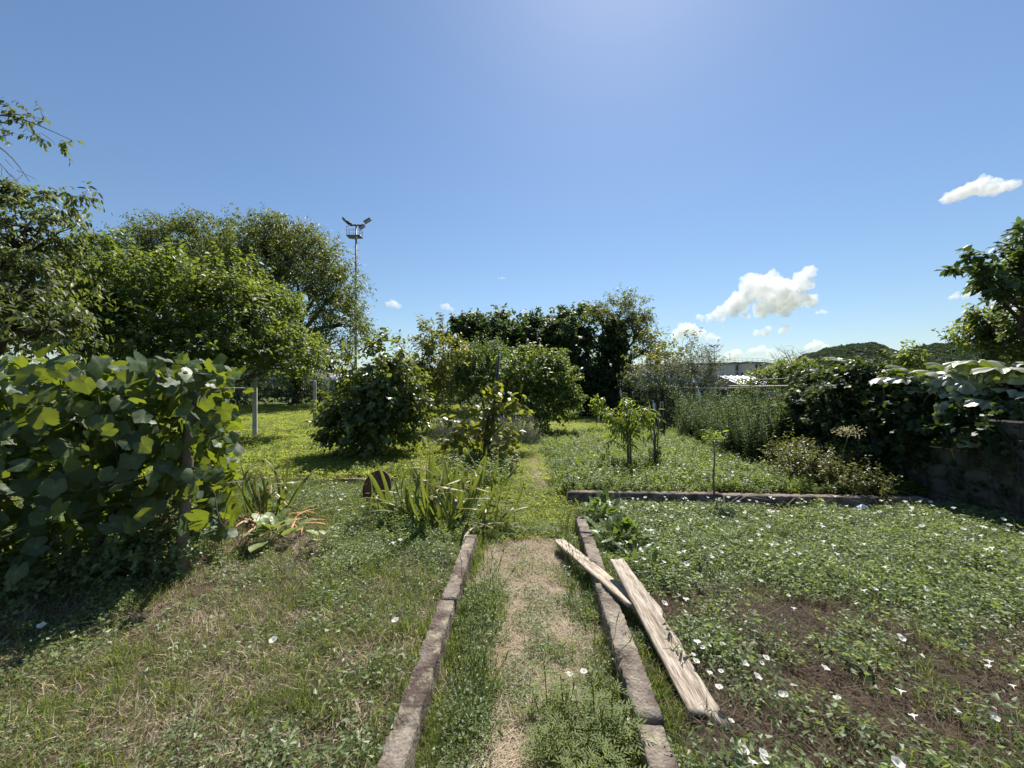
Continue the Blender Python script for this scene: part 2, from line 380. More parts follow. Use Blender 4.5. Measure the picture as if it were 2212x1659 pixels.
hm = MB(); hm.add(np.stack([HX, HYY, HZ], -1).reshape(-1, 3), None, np.stack([b, b + 1, b + n_ + 1, b + n_], -1))
hill = hm.build('hill', plain('hill_undergrowth', (.035, .05, .025), .95, 0, .4, .05), None, True); tag(hill, 'wooded hill on the horizon', None, None, 'structure')

# ------------------------------------------------------------------ scatter with geometry nodes (uncountable stuff only)
def scatter(name, label, pts, rot, scl, idx, meshes):
    src = bpy.data.collections.new(name + '_sources')
    for i, me in enumerate(meshes):
        src.objects.link(bpy.data.objects.new('%s_source_%02d' % (name, i), me))
    n = len(pts); me = bpy.data.meshes.new(name); me.vertices.add(n); me.vertices.foreach_set('co', np.asarray(pts, np.float32).ravel())
    for nm, ty, key, d in (('rot', 'FLOAT_VECTOR', 'vector', rot), ('scl', 'FLOAT', 'value', scl), ('idx', 'INT', 'value', idx)):
        at = me.attributes.new(nm, ty, 'POINT'); at.data.foreach_set(key, np.asarray(d, np.int32 if ty == 'INT' else np.float32).ravel())
    o = bpy.data.objects.new(name, me); col.objects.link(o)
    ng = bpy.data.node_groups.new(name, 'GeometryNodeTree')
    ng.interface.new_socket('Geometry', in_out='INPUT', socket_type='NodeSocketGeometry'); ng.interface.new_socket('Geometry', in_out='OUTPUT', socket_type='NodeSocketGeometry')
    N = ng.nodes; gi = N.new('NodeGroupInput'); go = N.new('NodeGroupOutput'); ip = N.new('GeometryNodeInstanceOnPoints')
    ci = N.new('GeometryNodeCollectionInfo'); ci.inputs['Collection'].default_value = src; ci.inputs['Separate Children'].default_value = True; ci.inputs['Reset Children'].default_value = True
    def na(nm, ty): a = N.new('GeometryNodeInputNamedAttribute'); a.data_type = ty; a.inputs['Name'].default_value = nm; return a.outputs[0]
    er = N.new('FunctionNodeEulerToRotation'); L = ng.links.new
    L(na('rot', 'FLOAT_VECTOR'), er.inputs[0]); L(er.outputs[0], ip.inputs['Rotation']); L(na('scl', 'FLOAT'), ip.inputs['Scale']); L(na('idx', 'INT'), ip.inputs['Instance Index'])
    ip.inputs['Pick Instance'].default_value = True; L(ci.outputs[0], ip.inputs['Instance']); L(gi.outputs[0], ip.inputs['Points']); L(ip.outputs[0], go.inputs[0])
    md = o.modifiers.new('scatter', 'NODES'); md.node_group = ng
    return tag(o, label, None, None, 'stuff')

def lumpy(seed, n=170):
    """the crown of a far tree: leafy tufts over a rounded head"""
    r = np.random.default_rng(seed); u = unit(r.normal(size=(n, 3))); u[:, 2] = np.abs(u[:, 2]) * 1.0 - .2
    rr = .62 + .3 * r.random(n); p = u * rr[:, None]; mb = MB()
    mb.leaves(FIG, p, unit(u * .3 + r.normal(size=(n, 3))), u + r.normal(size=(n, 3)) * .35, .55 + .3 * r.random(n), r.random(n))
    return mb.mesh('far_crown', M_far_hazed, True)
M_far_hazed = leafmat('leaf_far_wood_hazed', (.085, .108, .08), (.15, .172, .125), .2, (.12, .17, .04), .6, .2, both=True)  # distance haze put into the colour: leaves lightened and greyed
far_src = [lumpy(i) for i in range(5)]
n = 6500; px_ = rng.uniform(.62, 1.6, n); py_ = rng.uniform(610, 920, n); X = px_ * py_
keep = hillz(X, py_) > 2; X = X[keep]; Y = py_[keep]; n = len(X)
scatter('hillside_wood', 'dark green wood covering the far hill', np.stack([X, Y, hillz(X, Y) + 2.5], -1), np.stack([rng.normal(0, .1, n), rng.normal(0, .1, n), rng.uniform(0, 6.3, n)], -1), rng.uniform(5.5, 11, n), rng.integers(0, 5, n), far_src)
# low belt of trees and hedges between the gardens and the horizon
n = 1500; X = rng.uniform(-190, 260, n); Y = rng.uniform(75, 135, n); s_ = rng.uniform(2.0, 3.6, n)
keep = ~((X / Y > .30) & (Y < 124) & (X/Y < .72)); X, Y, s_ = X[keep], Y[keep], s_[keep]; n = len(X)
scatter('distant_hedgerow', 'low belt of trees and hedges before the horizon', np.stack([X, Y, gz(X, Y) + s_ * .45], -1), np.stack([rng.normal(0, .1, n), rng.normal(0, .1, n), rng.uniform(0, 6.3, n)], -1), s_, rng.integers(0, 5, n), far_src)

# ------------------------------------------------------------------ clouds (closed puffy shells filled with an even white volume)
kc = NT('cloud_vapour')
pv = kc.n('VolumePrincipled', {'Color': (1, 1, 1, 1), 'Density': .02, 'Anisotropy': .0})
kc.t.links.new(pv.outputs[0], kc.out.inputs['Volume']); M_cloud = kc.m
def icos(sub=2):
    import bmesh
    bm = bmesh.new(); bmesh.ops.create_icosphere(bm, subdivisions=sub, radius=1.0)
    V = np.array([v.co for v in bm.verts]); Fc = np.array([[v.index for v in f.verts] for f in bm.faces]); bm.free(); return V, Fc
IV, IF = icos(2)
def cloud(label, blobs, Y=2600.0, vox=4.5, flat=1.0):
    r = random.Random(len(label) * 7 + int(blobs[0][0])); mb = MB(); cs = []
    for (px, py, rp) in blobs:
        c = P(px, py, Y); rr = rp / F * Y
        cs.append((c, rr))
        for _ in range(5):
            d = unit(np.array([r.gauss(0, 1), r.gauss(0, .8), abs(r.gauss(0, 1)) * .9 - .2])); q = r.uniform(.3, .55)
            cs.append((c + d * rr * .8, rr * q))
    for c, rr in cs: mb.add(IV * rr * np.array([1, 1.1, flat]) + c + np.array([0, r.uniform(-.3, .3) * rr, 0]), IF)
    tmp = bpy.data.objects.new('tmp', mb.mesh('tmp', M_cloud)); col.objects.link(tmp)
    md = tmp.modifiers.new('r', 'REMESH'); md.mode = 'VOXEL'; md.voxel_size = vox
    dg = bpy.context.evaluated_depsgraph_get(); me = bpy.data.meshes.new_from_object(tmp.evaluated_get(dg))
    bpy.data.objects.remove(tmp)
    n = len(me.vertices); co = np.empty(n * 3, np.float32); me.vertices.foreach_get('co', co); co = co.reshape(-1, 3)
    no = np.empty(n * 3, np.float32); me.vertices.foreach_get('normal', no); no = no.reshape(-1, 3)
    sc = max(rp for _, _, rp in blobs) / F * Y
    dsp = np.array([mnoise.fractal(Vector(p) / (sc * .42), .95, 2.1, 6) for p in co.astype(float)])
    co = co + no * (dsp[:, None] * sc * .34)
    org = co.mean(0); me.vertices.foreach_set('co', (co - org).astype(np.float32).ravel()); me.update()
    me.materials.clear(); me.materials.append(M_cloud); me.polygons.foreach_set('use_smooth', np.ones(len(me.polygons), bool))
    o = bpy.data.objects.new('cloud', me); col.objects.link(o); o.location = org.tolist()
    return tag(o, label, 'cloud', 'white clouds over the gardens')
cloud('largest white cumulus cloud, rising to a tower on its right',
      [(1515, 689, 6), (1535, 684, 10), (1558, 675, 14), (1580, 664, 18), (1605, 648, 24), (1622, 618, 22), (1648, 622, 30), (1680, 636, 32), (1712, 640, 28), (1735, 612, 20), (1745, 592, 14), (1746, 648, 16), (1655, 665, 20), (1700, 662, 20), (1690, 618, 14), (1610, 680, 8), (1690, 680, 8)])
cloud('white cloud just below the left tail of the largest one', [(1465, 724, 13), (1480, 712, 15), (1495, 712, 13), (1515, 722, 11), (1535, 729, 9), (1552, 732, 6)], vox=7)
cloud('pair of small white puffs below the largest cloud', [(1635, 720, 8), (1652, 718, 9), (1660, 710, 7), (1688, 716, 7), (1698, 710, 9)], vox=6)
cloud('tiny white puff right of the largest cloud', [(1768, 675, 5), (1776, 673, 6), (1784, 675, 5)], vox=5, flat=.7)
cloud('white cloud bank low behind the grey flat-roofed building', [(1578, 770, 12), (1595, 764, 10), (1625, 760, 9), (1645, 756, 11), (1665, 762, 9), (1690, 766, 8)], vox=7)
cloud('white cloud peeking over the left shoulder of the wooded hill', [(1750, 750, 10), (1766, 746, 11), (1785, 753, 9), (1805, 756, 7)], vox=7)
cloud('elongated white cloud high at the right edge of the sky', [(2050, 428, 12), (2070, 420, 16), (2095, 410, 18), (2120, 400, 19), (2140, 402, 19), (2165, 404, 16), (2190, 398, 14), (2200, 396, 10)], vox=8, flat=.8)
cloud('white cloud behind the tree at the right edge', [(2065, 640, 8), (2090, 636, 10), (2110, 615, 13), (2130, 612, 12), (2165, 660, 14), (2190, 665, 16)], vox=7)
cloud('small white cloud right of the floodlight mast', [(838, 657, 6), (850, 656, 9), (860, 662, 6), (845, 653, 6)], vox=6)
cloud('small ragged white cloud above the yellowing tree', [(955, 662, 5), (965, 662, 8), (976, 668, 5)], vox=6)
cloud('faint white wisp in mid sky, smallest of all clouds', [(1076, 601, 3), (1083, 600, 4), (1090, 601, 3)], vox=4, flat=.6)

# ------------------------------------------------------------------ far buildings and masts
M_bwall = plain('render_pinkish_grey', (.66, .58, .55), .9, 0, .08, .6, .05)
M_bband = plain('roof_band', (.30, .27, .26), .9, 0, .15, .8, .05)
M_pane = plain('dark_window', (.03, .03, .035), .3, 0, .2)
M_rail = plain('grey_railing', (.32, .33, .35), .5, .5, .1)
foot = [(1378, 128), (1570, 118), (1588, 115), (1595, 116.5), (1614, 113), (1648, 115), (1705, 136)]
fp = [((px - CX) / F * Y, Y) for px, Y in foot]; ZT = 9.1
bld = thing('apartment_building', 'pinkish grey flat-roofed building with railed roof beyond the gardens', 'building', (fp[3][0], fp[3][1], 0))
full = fp + [(fp[-1][0] + 2, fp[-1][1] + 14), (fp[0][0] - 2, fp[0][1] + 16)]
mb = MB(); m_ = len(full); V = [(x, y, -1) for x, y in full] + [(x, y, ZT) for x, y in full]
mb.add(V, None, [(i, (i + 1) % m_, m_ + (i + 1) % m_, m_ + i) for i in range(m_)]); cpt = len(V)
mb.add([(x, y, ZT) for x, y in full] + [(sum(p[0] for p in full) / m_, sum(p[1] for p in full) / m_, ZT)], [(i, (i + 1) % m_, m_) for i in range(m_)])
mb.build('wall', M_bwall, bld)
mb = MB()
for i in range(len(fp) - 1):
    p, q = Vector((*fp[i], 0)), Vector((*fp[i + 1], 0)); d = q - p; ang = math.atan2(d.y, d.x)
    mb.box((-.1, -.25, ZT - .55), (d.length + .1, .4, ZT + .05), Matrix.Translation(p) @ Matrix.Rotation(ang, 4, 'Z'))
mb.build('parapet', M_bband, bld)
mb = MB()
for i in range(len(fp) - 1):
    p, q = Vector((*fp[i], ZT)), Vector((*fp[i + 1], ZT)); d = q - p; ns = max(1, int(d.length / 1.6))
    for kx in range(ns + 1):
        a0 = p + d * (kx / ns); mb.bar(a0, a0 + Vector((.15, .35, 1.0)), .07)
    for h in (.45, 1.0): mb.bar(p + Vector((.15 * h, .35 * h, h)), q + Vector((.15 * h, .35 * h, h)), .06)
mb.build('railing', M_rail, bld)
def facet_box(i, t0, t1, z0, z1, nm, m, proud=-.06, th=.2):
    p, q = Vector((*fp[i], 0)), Vector((*fp[i + 1], 0)); d = q - p
    b = MB(); b.box((d.length * t0, proud, z0), (d.length * t1, proud + th, z1), Matrix.Translation(p) @ Matrix.Rotation(math.atan2(d.y, d.x), 4, 'Z')); return b.build(nm, m, bld)
for i, t0, t1, z0, z1 in ((2, .15, .45, 6.6, 8.2), (2, .58, .88, 6.6, 8.2), (4, .52, .70, 5.9, 8.3), (4, .74, .97, 5.9, 8.3), (3, .35, .55, 4.6, 6.0), (0, .2, .24, 5.8, 7.6), (0, .4, .44, 5.8, 7.6), (0, .6, .64, 5.8, 7.6), (0, .8, .84, 5.8, 7.6)):
    wdw = facet_box(i, t0, t1, z0, z1, 'window', M_pane)
for i, t0, t1, z0, z1 in ((2, .1, .9, 4.8, 6.3), (4, .08, .26, 4.6, 6.4), (5, .1, .3, 5.9, 8.2), (5, .45, .65, 5.9, 8.2)):
    facet_box(i, t0, t1, z0, z1, 'shutter', M_bband, -.08)
mb = MB(); a0 = Vector(P(1577, 781, 119)); mb.bar(a0, a0 + Vector((0, 0, 2.6)), .08); mb.bar(a0 + Vector((-.7, 0, 2.1)), a0 + Vector((.7, 0, 2.1)), .05); mb.bar(a0 + Vector((-.5, 0, 2.5)), a0 + Vector((.5, 0, 2.5)), .05)
mb.build('aerial', M_rail, bld)

def mast(label, px, Y, ztop, s, lamps, cage=True):
    x = (px - CX) / F * Y; t = thing('floodlight_mast', label, 'floodlight mast', (x, Y, 0))
    M_pole = M_mast; mb = MB(); mb.tube([(x, Y, -.5), (x, Y, ztop * .5), (x, Y, ztop)], [.34 * s, .27 * s, .2 * s], 10); mb.build('pole', M_pole, t)
    zb = ztop - 2.9 * s
    for kx in range(int((zb - 5) / (.95 * s))):
        z = zb - .6 - kx * .95 * s; sd = 1 if kx % 2 else -1
        b = MB(); b.bar((x + sd * .25 * s, Y, z), (x + sd * .85 * s, Y, z + .05), .07 * s); b.build('step_rung', M_pole, t)
    if cage:
        b = MB(); b.box((x - 2.1 * s, Y - .9 * s, zb - .25), (x + 1.3 * s, Y + 1.1 * s, zb - .05)); b.build('platform', M_pole, t)
        b = MB()
        cs = [(x - 2.05 * s, Y - .85 * s), (x + 1.25 * s, Y - .85 * s), (x + 1.25 * s, Y + 1.05 * s), (x - 2.05 * s, Y + 1.05 * s)]
        for i, (cx, cy) in enumerate(cs):
            nx2, ny2 = cs[(i + 1) % 4]; b.bar((cx, cy, zb), (cx, cy, zb + 2.1 * s), .07 * s); b.bar(((cx + nx2) / 2, (cy + ny2) / 2, zb), ((cx + nx2) / 2, (cy + ny2) / 2, zb + 2.0 * s), .05 * s)
            for h in (1.05, 2.1): b.bar((cx, cy, zb + h * s), (nx2, ny2, zb + h * s), .06 * s)
        b.build('cage', M_pole, t)
    b = MB(); b.bar((x - 1.6 * s, Y, ztop - .15), (x + 2.2 * s, Y, ztop - .15), .28 * s); b.build('crossarm', M_pole, t)
    for dx, dz, tilt, ln, lit in lamps:
        Mx = Matrix.Translation((x + dx * s, Y - .1, ztop + dz * s)) @ Matrix.Rotation(tilt, 4, 'Y') @ Matrix.Rotation(-.35, 4, 'X')
        b = MB(); b.box((-ln * s / 2, -.5 * s, -.13 * s), (ln * s / 2, .5 * s, .13 * s), Mx); b.box((-ln * s * .2, -.2 * s, .13 * s), (ln * s * .2, .2 * s, .35 * s), Mx)
        fl = b.build('floodlight', M_lamp, t)
        if lit:
            for q in range(4):
                b = MB(); xx0 = -ln * s / 2 + ln * s * (q + .5) / 4; b.box((xx0 - ln * s * .08, -.36 * s, -.18 * s), (xx0 + ln * s * .08, .3 * s, -.12 * s), Mx); b.build('lens', M_lens, fl)
    return t
M_mast = plain('mast_galvanised', (.13, .14, .155), .5, .3, .12, 2)
M_lamp = plain('lamp_housing', (.06, .06, .065), .5, .2, .2)
M_lens = plain('lamp_lens', (.6, .58, .5), .3, 0, .1)
mast('tall floodlight mast with caged platform rising behind the cherry trees', 768, 62, 27.2, .62,
     [(-2.6, .75, .72, 2.0, False), (-1.6, .1, .55, 1.3, False), (2.9, .8, -.55, 1.9, True), (1.5, -.75, -.55, 1.5, True)])
mast('small far floodlight mast with three lamps beside the grey building', 1543, 230, 25.5, 1.0, [(-1.9, .5, .45, 2.2, False), (.4, .7, -.3, 1.8, False), (2.2, .5, -.6, 2.0, False)])

# garden shed beyond the right-hand fence
M_tile = plain('old_roof_tiles', (.16, .12, .10), .9, 0, .35, 12, .5)
sx = P(1540, 838, 20)[0]; shed = thing('garden_shed', 'low garden shed with glaring pale roof behind the wire fence', 'shed', (sx + 1.6, 20.5, .15))
mb = MB(); mb.box((sx + .25, 19.3, .1), (sx + 3.6, 22, 1.55)); mb.build('wall', plain('shed_boards', (.10, .085, .07), .9, 0, .3, 5), shed)
mb = MB(); r0, r1 = np.array([sx + .75, 20.9, 2.22]), np.array([sx + 3.9, 20.9, 2.22]); e0, e1 = np.array([sx + .95, 18.95, 1.62]), np.array([sx + 4.1, 18.95, 1.5])
mb.add([r0, r1, e1, e0, r0 - (0, 0, .05), r1 - (0, 0, .05), e1 - (0, 0, .05), e0 - (0, 0, .05)], None, [(0, 3, 2, 1), (4, 5, 6, 7), (0, 4, 7, 3), (3, 7, 6, 2), (2, 6, 5, 1), (1, 5, 4, 0)])
kk = NT('pale_metal_sheet'); nz = kk.noise(None, 9, 3); M_sheet = kk.surf(kk.n('BsdfPrincipled', {'Base Color': (.78, .78, .77, 1), 'Roughness': kk.ramp(nz, -.6, 1.6), 'Metallic': .2}).outputs[0])
rf = mb.build('roof', M_sheet, shed)
for i in range(11):
    t_ = i / 10; b = MB(); p, q = r0 + (r1 - r0) * t_, e0 + (e1 - e0) * t_; b.bar(p + (0, 0, .02), q + (0, 0, .02), .05); b.build('ridge_rib', M_sheet, rf)
mb = MB(); l0, l1, l2 = np.array([sx - .15, 20.9, 2.2]), np.array([sx - .35, 18.95, 1.45]), e0 - (0.02, 0, 0.02)
for i in range(12):
    t0, t1 = i / 12, (i + 1) / 12
    a0, a1 = l0 + (l1 - l0) * t0, (r0 - (.02, 0, .02)) + (l2 - (r0 - (.02, 0, .02))) * t0; b0, b1 = l0 + (l1 - l0) * t1, (r0 - (.02, 0, .02)) + (l2 - (r0 - (.02, 0, .02))) * t1
    b = MB(); up = np.array([0, 0, .05]); b.add([a0, a1, b1 + up, b0 + up, b0, b1], None, [(0, 3, 2, 1), (3, 4, 5, 2)], R.random()); b.build('tile_row', M_tile, rf)

# house glimpsed between the left trees
hx0 = P(585, 838, 46)[0]; hs = thing('distant_house', 'grey house with small white roof glimpsed between left trees', 'house', (hx0, 46, .5))
mb = MB(); mb.box((hx0 - 4, 46, .2), (hx0 + 6.2, 54, 3.4)); mb.build('wall', plain('house_grey', (.36, .33, .31), .9, 0, .1), hs)
mb = MB(); x0, x1 = P(708, 838, 40)[0], P(752, 838, 40)[0]
mb.add([(x0, 40, 2.55), (x1, 40, 2.5), (x1, 43, 3.25), (x0, 43, 3.3), (x0, 40, 2.4), (x1, 40, 2.35), (x1, 43, 3.1), (x0, 43, 3.15)], None, [(0, 1, 2, 3), (7, 6, 5, 4), (0, 4, 5, 1), (1, 5, 6, 2), (2, 6, 7, 3), (3, 7, 4, 0)])
mb.build('roof', M_sheet, hs)
mb = MB(); mb.box((x0 + .1, 40.2, .4), (x1 - .1, 43, 2.4)); mb.build('annex_wall', plain('annex_grey', (.22, .23, .26), .8, 0, .1), hs)
for q in range(3):
    b = MB(); b.box((hx0 - 2.5 + q * 2.8, 45.93, 1.3), (hx0 - 1.4 + q * 2.8, 46.1, 2.6)); wd = b.build('window', M_pane, hs)
    b = MB(); b.box((hx0 - 2.6 + q * 2.8, 45.86, 1.18), (hx0 - 1.3 + q * 2.8, 46.1, 1.29)); b.build('sill', M_post, wd)

# ------------------------------------------------------------------ kerbs, edging, planks
def rough_bar(p0, p1, wd, z0, z1, seg=26, amp=.008, seed=0, chips=0.0):
    """a cast kerb stone: closed, worn, with uneven arrises"""
    p0 = np.asarray(p0, float); p1 = np.asarray(p1, float); d = unit(p1 - p0); nrm = np.array([-d[1], d[0]])
    ring = [(-.5, 0), (-.5, .55), (-.495, .95), (-.45, 1.0), (-.15, 1.0), (.15, 1.0), (.45, 1.0), (.495, .95), (.5, .55), (.5, 0)]
    V = []; k_ = len(ring)
    for i in range(seg + 1):
        t = i / seg; c = p0 + (p1 - p0) * t; end = min(t, 1 - t) * np.linalg.norm(p1 - p0); sh = .012 * math.exp(-end / .015)
        for (u, v) in ring:
            q = c + nrm * u * wd * (1 - sh * 2); z = z0 + (z1 - z0) * v
            nn = mnoise.noise(Vector((q[0] * 5, q[1] * 5, z * 9 + seed))) * amp * .35 + mnoise.noise(Vector((q[0] * 37, q[1] * 37, z * 37 + seed))) * amp * .75
            if v > .9:
                z += nn * 1.5 - sh
                ch = mnoise.noise(Vector((q[0] * 11 + seed, q[1] * 9, 3.1))); z -= chips * max(0, ch - .3) * (1.6 if abs(u) > .4 else .6)
            q = q + nrm * nn * (1 if u > 0 else -1)
            V.append((q[0], q[1], z))
    q = [(i * k_ + j, i * k_ + j + 1, (i + 1) * k_ + j + 1, (i + 1) * k_ + j) for i in range(seg) for j in range(k_ - 1)]
    q = [(a_, d_, c_, b_) for a_, b_, c_, d_ in q]
    t = []
    for j in range(1, k_ - 1): t.append((0, j, j + 1)); e = seg * k_; t.append((e, e + j + 1, e + j))
    mb = MB(); mb.add(V, t, q); return mb
def kerb(label, p0, p1, wd, z0, z1, m, seed, chips=.02, name='concrete_kerb', amp=.008):
    o = rough_bar(p0, p1, wd, z0, z1, max(8, int(np.hypot(*(np.asarray(p1) - np.asarray(p0))) / .022)), amp, seed, chips).build(name, m, None, False, ((p0[0] + p1[0]) / 2, (p0[1] + p1[1]) / 2, z0))
    return tag(o, label, 'kerb', 'concrete kerbs edging path and beds')
kerb('nearest kerb stone left of the path, pitted, with a mossy hollow on top', (-.475, .75), (-.44, 2.72), .108, -.1, .172, M_kerb, 1, .09, amp=.013)
kerb('kerb stone left of the path, ending at the iris clump', (-.432, 2.75), (-.40, 3.95), .105, -.1, .16, M_kerb, 2, .06, amp=.012)
kerb('nearest kerb stone right of the path, clean and narrow', (.565, .8), (.595, 1.74), .112, -.1, .148, M_kerb, 3, .03, amp=.009)
kerb('kerb stone right of the path, beside the longer plank', (.605, 1.76), (.675, 2.95), .12, -.1, .162, M_kerb, 4, .08, amp=.013)
kerb('farthest kerb stone right of the path, beyond both planks', (.68, 2.98), (.765, 4.5), .11, -.1, .165, M_kerb, 5, .08, amp=.012)
kerb('dark kerb wall crossing the right bed, part nearest the path', (.74, 5.36), (2.75, 5.26), .13, -.1, .215, M_kerb2, 6, .05)
kerb('dark kerb wall crossing the right bed, part under the bramble', (2.78, 5.26), (5.3, 5.12), .13, -.1, .20, M_kerb2, 7, .04)
kerb('pale thin edging along the left lawn beside the rusty disc', (-4.1, 6.5), (-2.35, 6.42), .10, -.02, .145, M_kerb, 8, .01)
o = rough_bar((3.4, 4.98), (4.35, 4.9), .16, -.02, .085, 18, .006, 9, .02).build('concrete_slab', M_kerb, None, False, (3.9, 4.95, 0)); tag(o, 'pale concrete slab lying in front of dark kerb wall', 'slab')

kw = NT('weathered_wood'); tc = kw.n('TexCoord').outputs['Object']
mp = kw.n('Mapping', {'Vector': tc, 'Scale': (4.5, 46, 30)}).outputs[0]; g1 = kw.noise(mp, 1.6, 7, .7); g2 = kw.noise(tc, 5, 4); g3 = kw.noise(kw.n('Mapping', {'Vector': tc, 'Scale': (9, 120, 60)}).outputs[0], 1.2, 3)
cw = kw.mix(kw.ramp(g1, .38, .6), (.19, .145, .105), (.56, .48, .38)); cw = kw.mix(kw.math('MULTIPLY', kw.ramp(g2, .45, .75), .35), cw, (.33, .29, .24)); cw = kw.mix(kw.math('MULTIPLY', kw.ramp(g3, .55, .66), .65), cw, (.10, .07, .045))
M_wood = kw.surf(kw.n('BsdfPrincipled', {'Base Color': cw, 'Roughness': .85, 'Specular IOR Level': .25, 'Normal': kw.bump(kw.math('ADD', g1, kw.math('MULTIPLY', g3, .5)), .8, .006)}).outputs[0])
def plank(label, a, b, left, right, th, roll=0.0, split=None):
    """outline in plank coordinates: left/right half widths at stations along its length"""
    a = Vector(a); b = Vector(b); d = b - a; L = d.length; X = d.normalized(); Yv = Vector((0, 0, 1)).cross(X).normalized(); Z = X.cross(Yv)
    Yv = Matrix.Rotation(roll, 3, X) @ Yv; Z = X.cross(Yv)
    n = 40; V = []; q = []; ws = 7
    for i in range(n + 1):
        t = i / n; l = np.interp(t, [p[0] for p in left], [p[1] for p in left]); r_ = np.interp(t, [p[0] for p in right], [p[1] for p in right])
        l += .0025 * mnoise.noise(Vector((t * 40, 1, 0))); r_ += .004 * mnoise.noise(Vector((t * 40, 7, 0)))
        for j in range(ws):
            y = l + (r_ - l) * j / (ws - 1); e = 0
            if i in (0, n): e = .012 * mnoise.noise(Vector((y * 60, i, 2))) + (.03 * max(0, j - 3) if split and i == n else 0)
            zz = .0022 * mnoise.noise(Vector((t * 14, y * 80, 0))) + (.004 * (abs(j - 3) / 3) ** 2)
            if split and t > split and j == 4: zz -= .022
            V.append((t * L + e, y, th / 2 + zz))
    top = len(V); V += [(v[0], v[1], v[2] - th) for v in V[:top]]
    for i in range(n):
        for j in range(ws - 1):
            c = i * ws + j; q.append((c, c + ws, c + ws + 1, c + 1)); q.append((top + c, top + c + 1, top + c + ws + 1, top + c + ws))
        c = i * ws; q.append((c, top + c, top + c + ws, c + ws)); c += ws - 1; q.append((c, c + ws, top + c + ws, top + c))
    for j in range(ws - 1): q.append((j, j + 1, top + j + 1, top + j)); c = n * ws + j; q.append((c, top + c, top + c + 1, c + 1))
    mb = MB(); mb.add(V, None, [tuple(x) for x in q]); o = bpy.data.objects.new('wooden_plank', mb.mesh('wooden_plank', M_wood)); col.objects.link(o)
    o.matrix_world = Matrix(((X.x, Yv.x, Z.x, a.x), (X.y, Yv.y, Z.y, a.y), (X.z, Yv.z, Z.z, a.z), (0, 0, 0, 1)))
    ORG[o.name] = np.array(a); return tag(o, label, 'plank', 'weathered planks beside the path')
# plank ends worked out from the ground plan: (x, y, z) of the centre line
plank('longer weathered plank with ragged right edge, lying atop the other', (.80, 3.03, .292), (.895, 1.86, .085),
      [(0, -.055), (1, -.072)], [(0, .042), (.12, .052), (.33, .072), (.44, .098), (.47, .094), (.5, .070), (.62, .078), (.66, .086), (.7, .078), (.85, .072), (1, .075)], .024, 0.02, .62)
plank('lower weathered plank slanting from the path across the kerb', (.455, 3.93, .10), (.80, 2.58, .198), [(0, -.03), (.06, -.055), (1, -.058)], [(0, .045), (.05, .055), (1, .055)], .024, -.03)

# ------------------------------------------------------------------ posts and fences
def concrete_post(label, px, py, top_py, z0):
    Yd = (CAM_H - z0) * F / (py - HY); x = (px - CX) / F * Yd; H = CAM_H - (top_py - HY) / F * Yd
    t = thing('concrete_post', label, 'fence post', (x, Yd, z0), 'concrete fence posts on the left lawn')
    lv = [(0 - .3, .062), (.6, .058), (H - z0 - .05, .050), (H - z0, .032)]; V = []; q = []
    ang = rad(24)
    for h, w_ in lv:
        ch = w_ * .8
        for (u, v) in ((-w_, -ch), (-ch, -w_), (ch, -w_), (w_, -ch), (w_, ch), (ch, w_), (-ch, w_), (-w_, ch)):
            V.append((x + u * math.cos(ang) - v * math.sin(ang), Yd + u * math.sin(ang) + v * math.cos(ang), z0 + h))
    for i in range(3):
        for j in range(8): q.append((i * 8 + j, i * 8 + (j + 1) % 8, i * 8 + 8 + (j + 1) % 8, i * 8 + 8 + j))
    mb = MB(); mb.add(V, [(24, 24 + j, 25 + j) for j in range(1, 7)], q); mb.build('shaft', M_post, t)
    for h in (.45, .95, 1.4):
        b = MB(); zz = z0 + h * (H - z0) / 1.9; a_ = np.linspace(0, 2 * math.pi, 9); b.tube([(x + .062 * math.cos(k_), Yd + .062 * math.sin(k_), zz + .01 * math.sin(k_)) for k_ in a_], .004, 4); b.build('tie_wire', M_wire, t)
    return x, Yd, z0
pA = concrete_post('taller concrete fence post standing next to the grape vine', 551, 946, 811, .11)
pB = concrete_post('farther concrete fence post standing next to the persimmon tree', 680, 929, 822, .14)

def chain(mb, A, B, z0, z1, cell, r, sides=3):
    A = np.asarray(A, float); B = np.asarray(B, float); L = np.linalg.norm(B - A); d = (B - A) / L; h = z1 - z0
    for sgn in (1, -1):
        for u in np.arange(-h, L + h, cell):
            a0, a1 = (u, u + h) if sgn > 0 else (u + h, u); lo, hi = 0.0, 1.0
            s0, s1 = a0, a1
            ts = [0.0, 1.0]; dv = s1 - s0
            t0 = (0 - s0) / dv; t1 = (L - s0) / dv; lo = max(0, min(t0, t1)); hi = min(1, max(t0, t1))
            if hi - lo < .02: continue
            p = A + d * (s0 + dv * lo); q = A + d * (s0 + dv * hi)
            mb.tube([(p[0], p[1], z0 + h * lo), (q[0], q[1], z0 + h * hi)], r, sides, .5, False)
# left boundary fence, beyond the lawn
fA, fB = np.array([-17.5, 21.0]), np.array([-6.6, 22.6])
fl = thing('wire_fence', 'dark chain-link fence at the far edge of the left lawn', 'fence', (*((fA + fB) / 2), .5))
mb = MB(); chain(mb, fA, fB, .5, 1.5, .085, .0045); mb.build('wire_mesh', M_fence, fl)['kind'] = 'stuff'
for h in (.52, 1.5):
    b = MB(); b.tube([(*fA, h), (*((fA + fB) / 2), h - .02), (*fB, h)], .007, 4); b.build('tension_wire', M_wire, fl)
for t_ in np.linspace(0, 1, 5):
    q = fA + (fB - fA) * t_; b = MB(); b.tube([(q[0], q[1], .3), (q[0], q[1], 1.58)], .03, 6); b.build('post', M_stake, fl)
